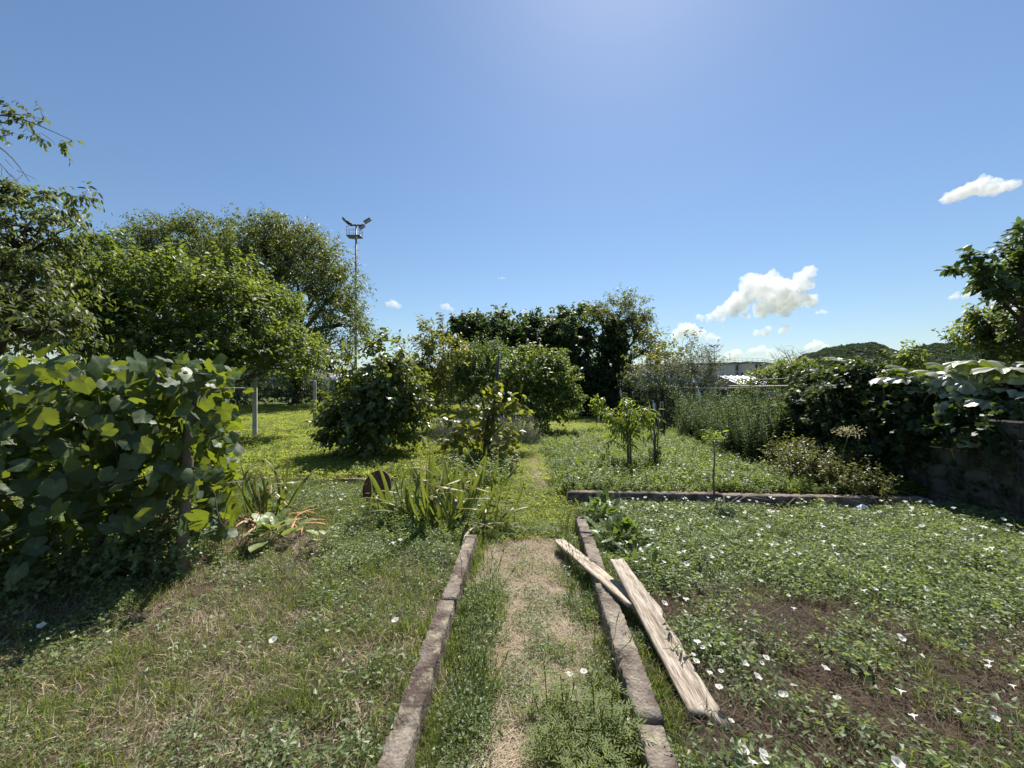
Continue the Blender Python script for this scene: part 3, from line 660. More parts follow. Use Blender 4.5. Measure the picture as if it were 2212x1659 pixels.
# right boundary fence with thin dark posts
fr = thing('wire_fence', 'tall dark wire fence on thin posts along the right boundary', 'fence', (5.5, 12.5, .15))
mb = MB(); chain(mb, (5.5, 8.4), (5.5, 18.6), .2, 1.62, .09, .0035); chain(mb, (5.5, 18.6), (3.9, 19.2), .2, 1.62, .09, .0035); mb.build('wire_mesh', M_fence, fr)['kind'] = 'stuff'
for Yp, top in ((9.1, 1.78), (11.2, 1.62), (13.15, 1.7), (15.2, 1.7), (17.2, 1.72), (18.6, 1.75)):
    b = MB(); b.tube([(5.5, Yp, 0), (5.5, Yp, top)], .026, 6); b.build('post', M_stake, fr)
for h in (.9, 1.62):
    b = MB(); b.tube([(5.48, 8.4, h), (5.48, 11, h - .03), (5.48, 14, h), (5.48, 18.6, h)], .006, 4); b.build('tension_wire', M_wire, fr)
M_net = NT('shade_net'); nw = M_net.n('TexChecker', {'Scale': 900.0}); M_net = M_net.surf(M_net.n('MixShader', {0: .62, 1: M_net.n('BsdfTransparent').outputs[0], 2: M_net.n('BsdfDiffuse', {'Color': (.02, .035, .03, 1)}).outputs[0]}).outputs[0])
mb = MB(); yy2 = np.linspace(13.3, 18.5, 14); V = [(5.46 + .02 * math.sin(y * 5), y, z) for y in yy2 for z in (.25, .9, 1.55)]
mb.add(V, None, [(i * 3 + j, i * 3 + j + 1, i * 3 + j + 4, i * 3 + j + 3) for i in range(13) for j in range(2)]); mb.build('shade_net', M_net, fr)

# bottles hanging on the fence as bird scarers
kb = NT('clear_plastic'); M_bottle = kb.surf(kb.n('MixShader', {0: .55, 1: kb.n('BsdfTransparent', {'Color': (.9, .94, .97, 1)}).outputs[0], 2: kb.n('BsdfPrincipled', {'Base Color': (.75, .8, .85, 1), 'Roughness': .12}).outputs[0]}).outputs[0])
def bottle(label, px, py, Y, lean):
    c = P(px, py, Y); t = thing('plastic_bottle', label, 'bottle', c + (0, 0, -.17), 'plastic bottles hanging on the right fence')
    pr = [(0, .030), (.01, .042), (.08, .042), (.09, .038), (.15, .038), (.16, .042), (.22, .042), (.27, .03), (.30, .014), (.33, .014)]
    mb = MB(); z0 = -.17; mb.tube([(c[0] + lean * (h - .33), c[1], c[2] + z0 + h) for h, r_ in pr], [r_ for h, r_ in pr], 10); mb.build('body', M_bottle, t, True)
    mb = MB(); mb.tube([(c[0], c[1], c[2] + .155), (c[0], c[1], c[2] + .19)], .017, 8); mb.build('cap', plain('cap_pale', (.6, .66, .75), .4), t)
    mb = MB(); mb.tube([(c[0], c[1], c[2] + .19), (c[0] + .01, c[1], c[2] + .36)], .003, 4); mb.build('string', M_wire, t)
bottle('nearest and largest hanging plastic bottle, left of the tall weeds', 1509, 855, 10.9, -.15)
bottle('lowest hanging plastic bottle, just above the dead tied sapling', 1411, 878, 13.2, -.15)
bottle('farthest hanging plastic bottle, above the small yellow-green sapling', 1340, 848, 16.5, -.08)

# things leaning behind the fence on the right
mb = MB(); mb.tube([P(1575, 834, 9.6), P(1640, 835, 8.9), P(1700, 834, 8.3), P(1745, 837, 7.9)], [.016, .02, .02, .016], 7)
o = mb.build('bamboo_pole', plain('bamboo', (.46, .38, .22), .6, 0, .2), None, True, P(1640, 835, 8.9)); tag(o, 'long bamboo pole tied level along the fence top', 'pole')
mb = MB(); mb.tube([P(1585, 818, 9.2), P(1640, 820, 8.8), P(1690, 818, 8.2), P(1735, 812, 7.6), P(1780, 800, 7.1)], [.008, .009, .009, .008, .006], 5)
o = mb.build('rope', plain('pale_rope', (.4, .38, .33), .9, 0, .2), None, True, P(1640, 820, 8.8)); tag(o, 'pale rope sagging above the bamboo pole', 'rope')
mb = MB(); a_ = np.linspace(math.pi, 2 * math.pi, 12); c0 = P(1684, 846, 8.6); V = []
for y in (0, .03):
    V += [(c0[0] + .33 * math.cos(q), c0[1] + y, c0[2] + .2 * math.sin(q) - .0) for q in a_]
mb.add(V, [(0, i, i + 1) for i in range(1, 11)] + [(12, 13 + i, 12 + i) for i in range(1, 11)], [(i, 12 + i, 13 + i, i + 1) for i in range(11)] + [(11, 23, 12, 0)])
o = mb.build('round_board', plain('cream_board', (.55, .48, .32), .7, 0, .15, 3), None, False, c0); tag(o, 'cream half-round board behind the wire fence', 'board')
mb = MB(); pts = [P(1672, 872, 8.9), P(1678, 890, 8.9), P(1682, 910, 8.85), P(1690, 935, 8.8), P(1694, 960, 8.8)]; V = []
for i, p in enumerate(pts):
    for j in range(5): V.append(p + np.array([(j - 2) * .05, .04 * math.sin(j * 2 + i), 0]))
mb.add(V, None, [(i * 5 + j, i * 5 + j + 1, i * 5 + j + 6, i * 5 + j + 5) for i in range(4) for j in range(4)])
o = mb.build('blue_tarpaulin', plain('blue_plastic', (.03, .12, .36), .4, 0, .3), None, True, pts[-1]); tag(o, 'blue tarpaulin strip hanging among the tall weeds', 'tarpaulin')
# black hose hung on a stump
hose = thing('garden_hose', 'black garden hose looped over a grey stump by the fence', 'hose', G(1432, 940, .17))
hb = G(1432, 940, .17); Yh = hb[1]; mb = MB()
def hp(px, py, dy=0): return P(px, py, Yh + dy)
mb.tube([hp(1418, 938), hp(1420, 915), hp(1424, 890), hp(1429, 880, -.05), hp(1434, 884), hp(1440, 905), hp(1441, 925), hp(1437, 928), hp(1433, 905), hp(1428, 882, -.07), hp(1421, 900), hp(1419, 925)], .022, 7)
mb.build('coil', plain('black_rubber', (.012, .012, .013), .45), hose, True)
stp = thing('grey_stump', 'grey weathered stump carrying the black hose', 'stump', hb)
mb = MB(); mb.tube([hp(1431, 945, .06), hp(1430, 905, .06), hp(1429, 868, .06)], [.075, .06, .045], 9); mb.build('trunk', M_bark, stp)

# ------------------------------------------------------------------ block wall on the right
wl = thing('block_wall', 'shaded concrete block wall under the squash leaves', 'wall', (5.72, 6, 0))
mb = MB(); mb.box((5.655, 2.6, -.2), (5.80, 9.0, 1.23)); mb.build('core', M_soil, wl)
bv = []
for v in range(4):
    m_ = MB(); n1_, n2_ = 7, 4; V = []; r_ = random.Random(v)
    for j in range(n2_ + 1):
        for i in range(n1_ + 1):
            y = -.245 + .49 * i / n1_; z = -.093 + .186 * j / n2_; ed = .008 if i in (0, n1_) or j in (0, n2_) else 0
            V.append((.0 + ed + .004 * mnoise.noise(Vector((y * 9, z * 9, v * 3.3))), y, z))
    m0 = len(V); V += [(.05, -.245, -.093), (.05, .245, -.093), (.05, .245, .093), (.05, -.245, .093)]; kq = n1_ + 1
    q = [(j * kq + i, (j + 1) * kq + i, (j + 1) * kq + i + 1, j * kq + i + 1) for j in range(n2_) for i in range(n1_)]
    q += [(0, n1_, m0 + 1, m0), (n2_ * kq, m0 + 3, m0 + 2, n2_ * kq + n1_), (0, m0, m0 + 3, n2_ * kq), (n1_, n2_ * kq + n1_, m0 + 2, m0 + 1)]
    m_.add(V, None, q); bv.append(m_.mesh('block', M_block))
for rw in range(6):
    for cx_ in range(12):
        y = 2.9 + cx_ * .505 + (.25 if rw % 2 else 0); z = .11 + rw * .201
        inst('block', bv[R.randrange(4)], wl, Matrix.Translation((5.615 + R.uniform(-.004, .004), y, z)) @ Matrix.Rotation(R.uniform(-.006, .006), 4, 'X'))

# ------------------------------------------------------------------ trees
UP = np.array([0, 0, 1.0])
def lobes_px(L):      # (px, py, depth, rx px, ry px, depth radius m) -> world ellipsoids
    out = []
    for px, py, Y, rx, ry, rd in L: out.append((P(px, py, Y), np.array([rx / F * Y, rd, ry / F * Y])))
    return out
def foliage(lobes, nclus, shoots, nleaf, L, size, tm, droop=.4, up=.3, shell=.45, r=None, lf=None, wd=None, wide=1.0, cl=.25, zmin=None, tw=.004, low=-.75):
    r = r or rng; lf = lf or MB(); wd = wd or MB()
    wt = np.array([np.prod(q[1]) ** .7 for q in lobes]); wt /= wt.sum(); cc = []
    pick = r.choice(len(lobes), nclus, p=wt)
    u = unit(r.normal(size=(nclus, 3))); u[:, 2] = np.where(u[:, 2] < low, -u[:, 2], u[:, 2]); rr = shell + (1 - shell) * r.random(nclus) ** .7
    C = np.array([lobes[i][0] for i in pick]); Rr = np.array([lobes[i][1] for i in pick]); c = C + u * Rr * rr[:, None]
    S = nclus * shoots; c2 = np.repeat(c, shoots, 0); u2 = np.repeat(unit(u / Rr), shoots, 0)
    st = c2 + r.normal(size=(S, 3)) * cl * np.repeat(np.minimum(Rr.mean(1), 1.0), shoots)[:, None] * .6
    d = unit(u2 * .8 + UP * up + r.normal(size=(S, 3)) * .55); Ls = L * (.55 + .75 * r.random(S))
    t = (np.arange(nleaf) + .4) / nleaf; tt = (t[None] * np.ones((S, 1))) + r.normal(size=(S, nleaf)) * .05
    pos = st[:, None] + d[:, None] * (tt * Ls[:, None])[..., None] - UP * (droop * .35 * (tt ** 2) * Ls[:, None])[..., None]
    a = unit(np.cross(d, UP + 1e-3)); b = np.cross(d, a); ph = r.random(S)[:, None] * 6.28 + np.arange(nleaf)[None] * 2.4
    side = np.cos(ph)[..., None] * a[:, None] + np.sin(ph)[..., None] * b[:, None]
    D = unit(d[:, None] * .45 + side * .85 - UP * droop + r.normal(size=(S, nleaf, 3)) * .22)
    N = UP * .75 + u2[:, None] * .45 + r.normal(size=(S, nleaf, 3)) * .5
    pos, D, N = pos.reshape(-1, 3), D.reshape(-1, 3), N.reshape(-1, 3); n = len(pos)
    tint = np.clip(np.repeat(r.random(S), nleaf) * .5 + r.random(n) * .6 - .05, 0, 1)
    keep = r.random(n) < .93
    if zmin is not None: keep &= pos[:, 2] > zmin
    lf.leaves(tm, pos[keep], D[keep], N[keep], (size * (.65 + .6 * r.random(n)))[keep], tint[keep], wide)
    e = st + d * Ls[:, None] - UP * (droop * .35 * Ls)[:, None]      # twigs, three sided
    o1 = a * tw; o2 = b * tw; o3 = -(a + b) * tw
    V = np.stack([st + o1, st + o2, st + o3, e], 1).reshape(-1, 3); i0 = np.arange(S) * 4
    wd.add(V, np.concatenate([np.stack([i0, i0 + 1, i0 + 3], 1), np.stack([i0 + 1, i0 + 2, i0 + 3], 1), np.stack([i0 + 2, i0, i0 + 3], 1)]))
    return lf, wd, c, pick
def bent(a, b, n=6, sag=.0, wob=.06, r=R):
    a = np.asarray(a, float); b = np.asarray(b, float); L = np.linalg.norm(b - a); o = [r.gauss(0, wob * L), r.gauss(0, wob * L), 0]; o2 = [r.gauss(0, wob * L * .5), r.gauss(0, wob * L * .5), r.gauss(0, wob * L * .3)]
    return [a + (b - a) * t + np.array(o) * math.sin(math.pi * t) + np.array(o2) * math.sin(2 * math.pi * t) + np.array([0, 0, sag * L * math.sin(math.pi * t)]) for t in np.linspace(0, 1, n)]
def tree(name, label, cat, base, LP, fork, r0, m_leaf, fol, m_bark=None, group=None, extra=None, nbr=14, stems=1, seed=1):
    r = np.random.default_rng(seed); Rr = random.Random(seed); lobes = lobes_px(LP)
    base = np.array([base[0], base[1], float(gz(base[0], base[1]))])
    t = thing(name, label, cat, base, group); lf, wd, c, pick = foliage(lobes, r=r, **fol)
    if extra:
        for LPx, fx in extra: foliage(lobes_px(LPx), r=r, lf=lf, wd=wd, **fx)
    for sidx in range(stems):
        b0 = base + np.array([Rr.gauss(0, .12), Rr.gauss(0, .12), -.15]) * (1 if stems > 1 else 0) + np.array([0, 0, -.12])
        cen = np.mean([q[0] for q in lobes], 0); fk = base + np.array([(cen[0] - base[0]) * .3 + Rr.gauss(0, .15) * (stems > 1), (cen[1] - base[1]) * .3, fork])
        wd.tube(bent(b0, fk, 7, 0, .03, Rr), np.linspace(r0 * 1.25, r0 * .72, 7), 9)
        for i, (lc, lr) in enumerate(lobes):
            if i % stems != sidx: continue
            wd.tube(bent(fk - np.array([0, 0, fork * .25 * Rr.random()]), lc, 8, .05, .07, Rr), np.linspace(r0 * .6, r0 * .16, 8), 6)
            ids = np.where(pick == i)[0]
            for j in ids[:nbr]: wd.tube(bent(lc - (lc - fk) * Rr.uniform(0, .35), c[j], 5, .05, .06, Rr), np.linspace(r0 * .2, .004, 5), 4)
    wd.build('trunk', m_bark or M_bark, t, True)
    cr = lf.build('crown', m_leaf, t); cr['kind'] = 'stuff'
    return t
def at(px, Y): return ((px - CX) / F * Y, Y)

cherry = dict(nclus=820, shoots=5, nleaf=11, L=.7, size=.15, tm=RH, droop=.85, up=.35, shell=.35)
tree('cherry_tree', 'large spreading cherry tree whose crown overlaps the tall floodlight mast', 'tree', at(640, 24.5),
     [(600, 570, 24.5, 120, 85, 3.1), (680, 610, 24.5, 90, 95, 2.9), (530, 600, 25.27, 110, 100, 3.1), (620, 515, 24.5, 65, 40, 2), (740, 700, 23.73, 55, 60, 2.1), (700, 760, 22.97, 75, 38, 1.8), (600, 690, 23.73, 60, 45, 1.8), (560, 505, 24.5, 50, 30, 1.5), (720, 640, 23.89, 50, 60, 2), (640, 790, 22.66, 80, 30, 1.5), (580, 780, 22.2, 60, 30, 1.4), (720, 800, 22.36, 45, 25, 1.2)], 4.2, .26, M_cherry, {**cherry, 'L': 1.0, 'size': .2}, M_barkd, 'cherry trees on the left', seed=3)
tree('cherry_tree', 'tall cherry tree behind the bright green shrub tree', 'tree', at(400, 26),
     [(390, 535, 26, 85, 60, 2.8), (320, 545, 26, 60, 60, 2.4), (460, 520, 26, 60, 50, 2.2), (370, 620, 26, 120, 80, 3.1), (470, 620, 25.3, 80, 70, 2.5), (285, 560, 25.3, 40, 55, 1.7)], 4.2, .24, M_cherry, {**cherry, 'nclus': 560, 'L': 1.0, 'size': .2}, M_barkd, 'cherry trees on the left', seed=4)
up_f = dict(nclus=700, shoots=5, nleaf=10, L=.42, size=.125, tm=OVAL, droop=.12, up=.75, shell=.35)
tree('elder_tree', 'bright green bushy tree with upright shoots before the cherries', 'tree', at(340, 10.6),
     [(330, 650, 10.6, 150, 85, 1.4), (470, 685, 10.6, 100, 80, 1.2), (210, 640, 10.2, 90, 85, 1.2), (550, 745, 11, 70, 50, .9), (400, 755, 10, 140, 60, 1.1), (240, 720, 10, 120, 60, 1.0), (500, 600, 11, 50, 40, .8), (600, 790, 11.2, 45, 30, .7), (300, 790, 9.6, 180, 45, .9), (120, 720, 9.6, 90, 80, .9), (480, 790, 10.4, 90, 40, .8), (590, 690, 12, 55, 55, .9), (640, 765, 12, 60, 40, .9), (560, 640, 12, 40, 40, .7)], 1.0, .11, M_shrub, up_f, M_bark, None,
     [([(246, 520, 10.2, 12, 45, .14), (186, 545, 10, 22, 35, .2), (135, 560, 10, 25, 35, .3)], dict(nclus=26, shoots=3, nleaf=9, L=.3, size=.13, tm=OVAL, droop=.1, up=1.2, shell=.1))], seed=5)
tree('cherry_tree', 'cherry tree at the left edge with drooping, partly dry branches', 'tree', (-9.6, 6.6),
     [(60, 490, 6.8, 80, 50, .7), (30, 560, 6.8, 70, 50, .8), (60, 640, 6.4, 75, 60, .8), (30, 700, 6.0, 100, 45, .6), (135, 715, 6.0, 30, 38, .3), (-170, 600, 7, 110, 100, 1.0)], 2.0, .17, M_cherry_dry,
     dict(nclus=230, shoots=5, nleaf=11, L=.45, size=.11, tm=LANCE, droop=.95, up=.2, shell=.3, wide=1.4), M_barkd, 'cherry trees on the left',
     [([(60, 268, 6.4, 60, 10, .15), (95, 305, 6.4, 40, 10, .12), (25, 290, 6.4, 30, 25, .15)], dict(nclus=8, shoots=3, nleaf=8, L=.36, size=.11, tm=LANCE, droop=1.0, up=.05, shell=.1, wide=1.4)),
      ([(135, 425, 6.6, 40, 18, .25), (40, 430, 6.6, 50, 18, .25)], dict(nclus=15, shoots=4, nleaf=9, L=.4, size=.11, tm=LANCE, droop=.9, up=.3, shell=.1, wide=1.4))], seed=6)
o = [q for q in bpy.data.objects if q.name.startswith('cherry_tree')][-1]
for a0, a1, r_ in (((-60, 250), (150, 300), .016), ((-40, 260), (60, 245), .012), ((-40, 300), (58, 390), .012), ((-30, 330), (15, 375), .009), ((-60, 640), (95, 690), .014), ((-60, 700), (60, 735), .012), ((-50, 660), (150, 665), .01)):
    wd = MB(); wd.tube(bent(P(a0[0], a0[1], 6.4), P(a1[0], a1[1], 6.3), 8, .08, .03), np.linspace(r_, .004, 8), 5)
    for _ in range(3):
        t_ = R.uniform(.4, .95); p = P(a0[0], a0[1], 6.4) * (1 - t_) + P(a1[0], a1[1], 6.3) * t_; wd.tube(bent(p, p + np.array([R.uniform(0, .3), R.uniform(-.1, .1), R.uniform(-.35, .02)]), 4), np.linspace(.005, .002, 4), 4)
    wd.build('bare_branch', M_bark, o, True)

tree('persimmon_tree', 'round dark glossy persimmon tree standing on the sunny left lawn', 'tree', at(812, 8.75),
     [(815, 880, 8.8, 95, 65, .95), (815, 800, 8.8, 62, 55, .7), (765, 900, 8.7, 58, 55, .6), (865, 885, 8.8, 50, 60, .6), (815, 935, 8.7, 98, 38, .95), (850, 830, 8.8, 55, 50, .6), (775, 840, 8.8, 45, 45, .5), (730, 955, 8.6, 32, 14, .4)], .5, .055, M_persimmon,
     dict(nclus=270, shoots=4, nleaf=9, L=.3, size=.13, tm=OVAL, droop=.6, up=.25, shell=.4, wide=.95, low=-.9), M_barkd, None,
     [([(828, 735, 8.8, 6, 22, .06), (872, 750, 8.8, 12, 18, .08), (800, 755, 8.8, 10, 15, .08)], dict(nclus=5, shoots=2, nleaf=6, L=.2, size=.13, tm=OVAL, droop=.3, up=1.3, shell=.1))], seed=7)
tree('fruit_tree', 'yellowing slender fruit tree just behind the persimmon tree', 'tree', at(921, 12.4),
     [(935, 790, 12.6, 50, 50, .8), (895, 835, 12.6, 45, 55, .8), (975, 775, 12.8, 35, 45, .6), (890, 880, 12.2, 38, 35, .6), (930, 725, 12.6, 32, 25, .4), (950, 850, 12.6, 45, 40, .7)], .9, .06, M_yellow,
     dict(nclus=150, shoots=4, nleaf=9, L=.42, size=.125, tm=LANCE, droop=.45, up=.5, shell=.3, wide=1.6), M_bark, None,
     [([(900, 705, 12.6, 20, 12, .2), (865, 745, 12.6, 12, 18, .2), (955, 700, 12.8, 14, 14, .2)], dict(nclus=9, shoots=2, nleaf=8, L=.4, size=.13, tm=LANCE, droop=.3, up=1.1, shell=.1, wide=1.6))], seed=8)
tree('willow_bush', 'fine-leaved mid green bush right of the yellowing tree', 'bush', at(1040, 14),
     [(1045, 820, 14, 75, 62, 1.2), (1000, 850, 14, 55, 55, 1.0), (1080, 790, 14, 50, 38, .9), (1020, 785, 14, 35, 30, .7)], .5, .06, M_willow,
     dict(nclus=240, shoots=6, nleaf=11, L=.4, size=.105, tm=RH, droop=.1, up=.8, shell=.35), M_bark, None, stems=3, seed=9)
tree('mulberry_tree', 'umbrella-shaped dense green tree with shaded earth beneath it', 'tree', at(1160, 12.6),
     [(1150, 805, 12.6, 70, 45, 1.0), (1200, 830, 12.5, 45, 42, .8), (1110, 845, 12.6, 50, 50, .9), (1225, 880, 12.2, 25, 40, .4), (1160, 880, 12.6, 75, 42, .9), (1185, 790, 12.6, 35, 28, .6)], .45, .05, M_shrub,
     dict(nclus=230, shoots=5, nleaf=10, L=.34, size=.11, tm=OVAL, droop=.5, up=.25, shell=.4), M_barkd, None, stems=2, seed=10)
darkf = dict(nclus=230, shoots=5, nleaf=9, L=.5, size=.2, tm=FIG, droop=.45, up=.3, shell=.45)
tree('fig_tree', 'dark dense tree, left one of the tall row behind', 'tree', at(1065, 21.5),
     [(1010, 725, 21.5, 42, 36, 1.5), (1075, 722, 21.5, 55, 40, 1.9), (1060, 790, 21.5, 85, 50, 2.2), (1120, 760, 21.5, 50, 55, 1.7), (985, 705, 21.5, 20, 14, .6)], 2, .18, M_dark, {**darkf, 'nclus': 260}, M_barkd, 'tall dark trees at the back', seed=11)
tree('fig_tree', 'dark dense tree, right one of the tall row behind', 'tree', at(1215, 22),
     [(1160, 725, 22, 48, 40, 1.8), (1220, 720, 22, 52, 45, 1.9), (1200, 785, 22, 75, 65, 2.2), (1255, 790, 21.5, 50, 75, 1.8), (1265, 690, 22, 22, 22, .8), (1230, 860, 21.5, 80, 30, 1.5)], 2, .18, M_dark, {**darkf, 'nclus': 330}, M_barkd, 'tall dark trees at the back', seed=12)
tree('cherry_tree', 'airy cherry tree topping the ivy-covered trunk in mid background', 'tree', at(1325, 20),
     [(1335, 675, 20, 55, 30, 1.2), (1385, 710, 20, 38, 24, .9), (1300, 690, 20, 35, 30, .9), (1395, 760, 20, 32, 32, .8), (1355, 720, 20, 45, 30, 1.0)], 2.6, .16, M_cherry, {**cherry, 'nclus': 170, 'shoots': 4}, M_barkd, None,
     [([(1350, 648, 20, 45, 12, .8), (1410, 705, 20, 20, 10, .5)], dict(nclus=14, shoots=3, nleaf=9, L=.6, size=.13, tm=RH, droop=.6, up=1.0, shell=.1))], seed=13)
tree('ivy_column', 'thick dark ivy wrapped around the airy cherry trunk', 'ivy', at(1326, 19.6),
     [(1326, 740, 19.6, 30, 45, .8), (1326, 800, 19.6, 36, 55, .9), (1330, 860, 19.6, 40, 40, .9), (1285, 850, 20, 40, 45, 1.0)], 1.5, .1, M_ivy, {**darkf, 'nclus': 190, 'size': .15, 'L': .3}, M_barkd, seed=14)
tree('young_tree', 'sparse leggy tree with see-through crown before the far building', 'tree', at(1430, 16),
     [(1440, 760, 16, 55, 25, .9), (1400, 785, 16, 40, 30, .8), (1490, 742, 16, 40, 14, .6), (1400, 730, 16, 25, 18, .5), (1450, 800, 16, 60, 25, .9)], 1.6, .05, M_yellow,
     dict(nclus=60, shoots=3, nleaf=9, L=.45, size=.12, tm=OVAL, droop=.3, up=.5, shell=.2), M_bark, seed=15)
tree('olive_bush', 'silvery grey-green bush hiding the left of the far building', 'bush', at(1500, 14.5),
     [(1505, 790, 14.5, 50, 35, .9), (1465, 815, 14.5, 50, 28, .9), (1540, 800, 14.5, 25, 28, .5), (1500, 830, 14.5, 55, 25, .8), (1390, 818, 15, 40, 22, .7)], .7, .05, M_olive,
     dict(nclus=150, shoots=5, nleaf=11, L=.4, size=.075, tm=RH, droop=.2, up=.5, shell=.3), M_bark, stems=2, seed=16)
tree('laurel_bush', 'green bush in front of the far building, right of the pale shed roof', 'bush', at(1690, 13),
     [(1690, 808, 13, 45, 20, .7), (1650, 830, 13, 45, 20, .7), (1730, 815, 12.5, 40, 25, .7), (1690, 850, 13, 60, 25, .8)], .6, .05, M_shrub, dict(nclus=130, shoots=5, nleaf=9, L=.3, size=.09, tm=OVAL, droop=.2, up=.6, shell=.3), M_bark, seed=17)
# bare twiggy tree
bt = thing('bare_tree', 'leafless twiggy tree standing right of the far building', 'tree', (*at(1715, 22), .15)); wd = MB(); b0 = np.array([*at(1715, 22), .1]); fk = P(1715, 800, 22)
wd.tube(bent(b0, fk, 6, 0, .02), np.linspace(.09, .06, 6), 7)
for i in range(26):
    a_ = R.uniform(-1.25, 1.25); e = fk + np.array([math.sin(a_) * R.uniform(.7, 1.5), R.uniform(-.6, .6), math.cos(a_) * R.uniform(.6, 1.35)]); pth = bent(fk + np.array([0, 0, R.uniform(-.5, .1)]), e, 7, .12, .06); wd.tube(pth, np.linspace(.028, .006, 7), 4)
    for _ in range(6):
        p = pth[R.randrange(2, 7)]; wd.tube(bent(p, p + np.array([R.uniform(-.5, .5), R.uniform(-.3, .3), R.uniform(-.05, .45)]), 4, .1), np.linspace(.008, .003, 4), 3)
wd.build('trunk', M_bark, bt, True)

# hedge behind the left fence
hl = thing('boundary_hedge', 'clipped shaded hedge behind the far-left chain-link fence', 'hedge', (-11, 23.4, .5))
lobes = [(np.array([x, 22.6 + .15 * (x + 17) + .6, 1.3 + .25 * math.sin(x * 1.7) + .2 * math.sin(x * 4.1)]), np.array([1.0, .6, .95])) for x in np.arange(-19, -4.5, 1.0)]
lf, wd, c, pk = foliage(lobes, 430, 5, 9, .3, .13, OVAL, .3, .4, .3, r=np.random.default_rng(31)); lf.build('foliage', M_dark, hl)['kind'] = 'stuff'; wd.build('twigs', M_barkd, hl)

hb2 = thing('boundary_hedge', 'dark shaded hedge behind the far right wire fence', 'hedge', (7, 20, .15))
lobes = [(np.array([x, 20.2 + .3 * math.sin(x * 2.3), .95 + .25 * math.sin(x * 1.9)]), np.array([.8, .6, .85])) for x in np.arange(3.4, 13.5, .85)] + [(np.array([6.6, y, .7 + .15 * math.sin(y * 2)]), np.array([.5, .7, .6])) for y in np.arange(11.5, 19.5, 1.1)]
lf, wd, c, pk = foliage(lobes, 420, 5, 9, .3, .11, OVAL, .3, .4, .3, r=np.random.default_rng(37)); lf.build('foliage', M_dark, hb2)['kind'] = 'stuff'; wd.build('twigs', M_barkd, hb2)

# ivy and creeper hanging over the block wall
hv = thing('ivy_hedge', 'dense dark ivy hedge heaped over the block wall', 'hedge', (5.8, 6.3, .1))
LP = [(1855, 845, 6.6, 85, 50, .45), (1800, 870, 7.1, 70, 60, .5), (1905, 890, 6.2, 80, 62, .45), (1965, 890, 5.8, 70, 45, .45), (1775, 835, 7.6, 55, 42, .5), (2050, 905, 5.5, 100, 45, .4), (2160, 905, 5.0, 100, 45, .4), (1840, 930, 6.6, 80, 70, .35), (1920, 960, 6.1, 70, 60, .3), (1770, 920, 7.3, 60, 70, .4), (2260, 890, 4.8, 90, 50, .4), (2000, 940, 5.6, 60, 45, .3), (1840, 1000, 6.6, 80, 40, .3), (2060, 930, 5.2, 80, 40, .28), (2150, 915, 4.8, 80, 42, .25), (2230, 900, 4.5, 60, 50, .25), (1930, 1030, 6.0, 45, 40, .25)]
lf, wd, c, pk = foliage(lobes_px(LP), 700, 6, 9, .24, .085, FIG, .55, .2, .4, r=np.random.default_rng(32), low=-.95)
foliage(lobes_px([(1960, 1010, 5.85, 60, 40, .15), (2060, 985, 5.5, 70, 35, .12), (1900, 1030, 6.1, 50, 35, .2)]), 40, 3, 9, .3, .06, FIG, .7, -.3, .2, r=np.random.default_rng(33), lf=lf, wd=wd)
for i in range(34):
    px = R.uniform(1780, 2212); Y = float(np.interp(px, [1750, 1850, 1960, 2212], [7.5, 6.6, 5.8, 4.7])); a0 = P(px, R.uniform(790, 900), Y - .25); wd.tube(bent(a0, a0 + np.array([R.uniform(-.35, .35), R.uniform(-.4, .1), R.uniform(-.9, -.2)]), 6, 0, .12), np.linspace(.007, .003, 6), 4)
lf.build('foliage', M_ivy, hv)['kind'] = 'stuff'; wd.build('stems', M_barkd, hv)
tree('wall_shrub', 'sprawling leafy shrub rising behind the squash leaves at right', 'shrub', (8.1, 6.6),
     [(2160, 725, 6.3, 55, 38, .5), (2115, 748, 6.6, 26, 24, .4), (2205, 700, 6.2, 45, 45, .5), (2120, 700, 6.6, 20, 22, .25), (1960, 790, 7.2, 36, 10, .3), (2240, 760, 6, 60, 40, .5)], 1.2, .05, M_shrub,
     dict(nclus=125, shoots=4, nleaf=10, L=.26, size=.075, tm=OVAL, droop=.15, up=.8, shell=.3), M_bark, None, [([(2130, 668, 6.5, 5, 18, .06), (1945, 765, 7.2, 8, 12, .1), (1975, 765, 7.2, 8, 12, .1)], dict(nclus=6, shoots=2, nleaf=8, L=.2, size=.07, tm=OVAL, droop=.1, up=1.5, shell=.1))], seed=18)
tree('loquat_tree', 'dark large-leaved tree reaching in from the right edge', 'tree', (8.6, 5.9),
     [(2185, 562, 5.6, 30, 18, .35), (2115, 572, 5.6, 34, 11, .22), (2155, 622, 5.6, 28, 11, .25), (2212, 605, 5.6, 32, 36, .35), (2222, 470, 5.6, 12, 24, .16), (2222, 660, 5.6, 26, 34, .3), (2310, 560, 5.8, 85, 110, .8)], 1.9, .09, M_dark,
     dict(nclus=120, shoots=4, nleaf=8, L=.2, size=.115, tm=OVAL, droop=.45, up=.3, shell=.3), M_barkd, seed=19)
tree('bramble', 'yellowing bramble thicket spilling over the dark kerb wall', 'bush', (4.6, 6.0),
     [(1760, 1030, 5.9, 70, 32, .45), (1840, 1050, 5.5, 62, 28, .35), (1715, 1000, 6.5, 50, 30, .5), (1895, 1078, 5.35, 32, 18, .25), (1800, 1000, 6.2, 55, 30, .45)], .15, .02, M_brush,
     dict(nclus=230, shoots=5, nleaf=10, L=.24, size=.042, tm=OVAL, droop=.2, up=.45, shell=.2, low=-.3), M_barkd, None, stems=4, seed=20, nbr=8)

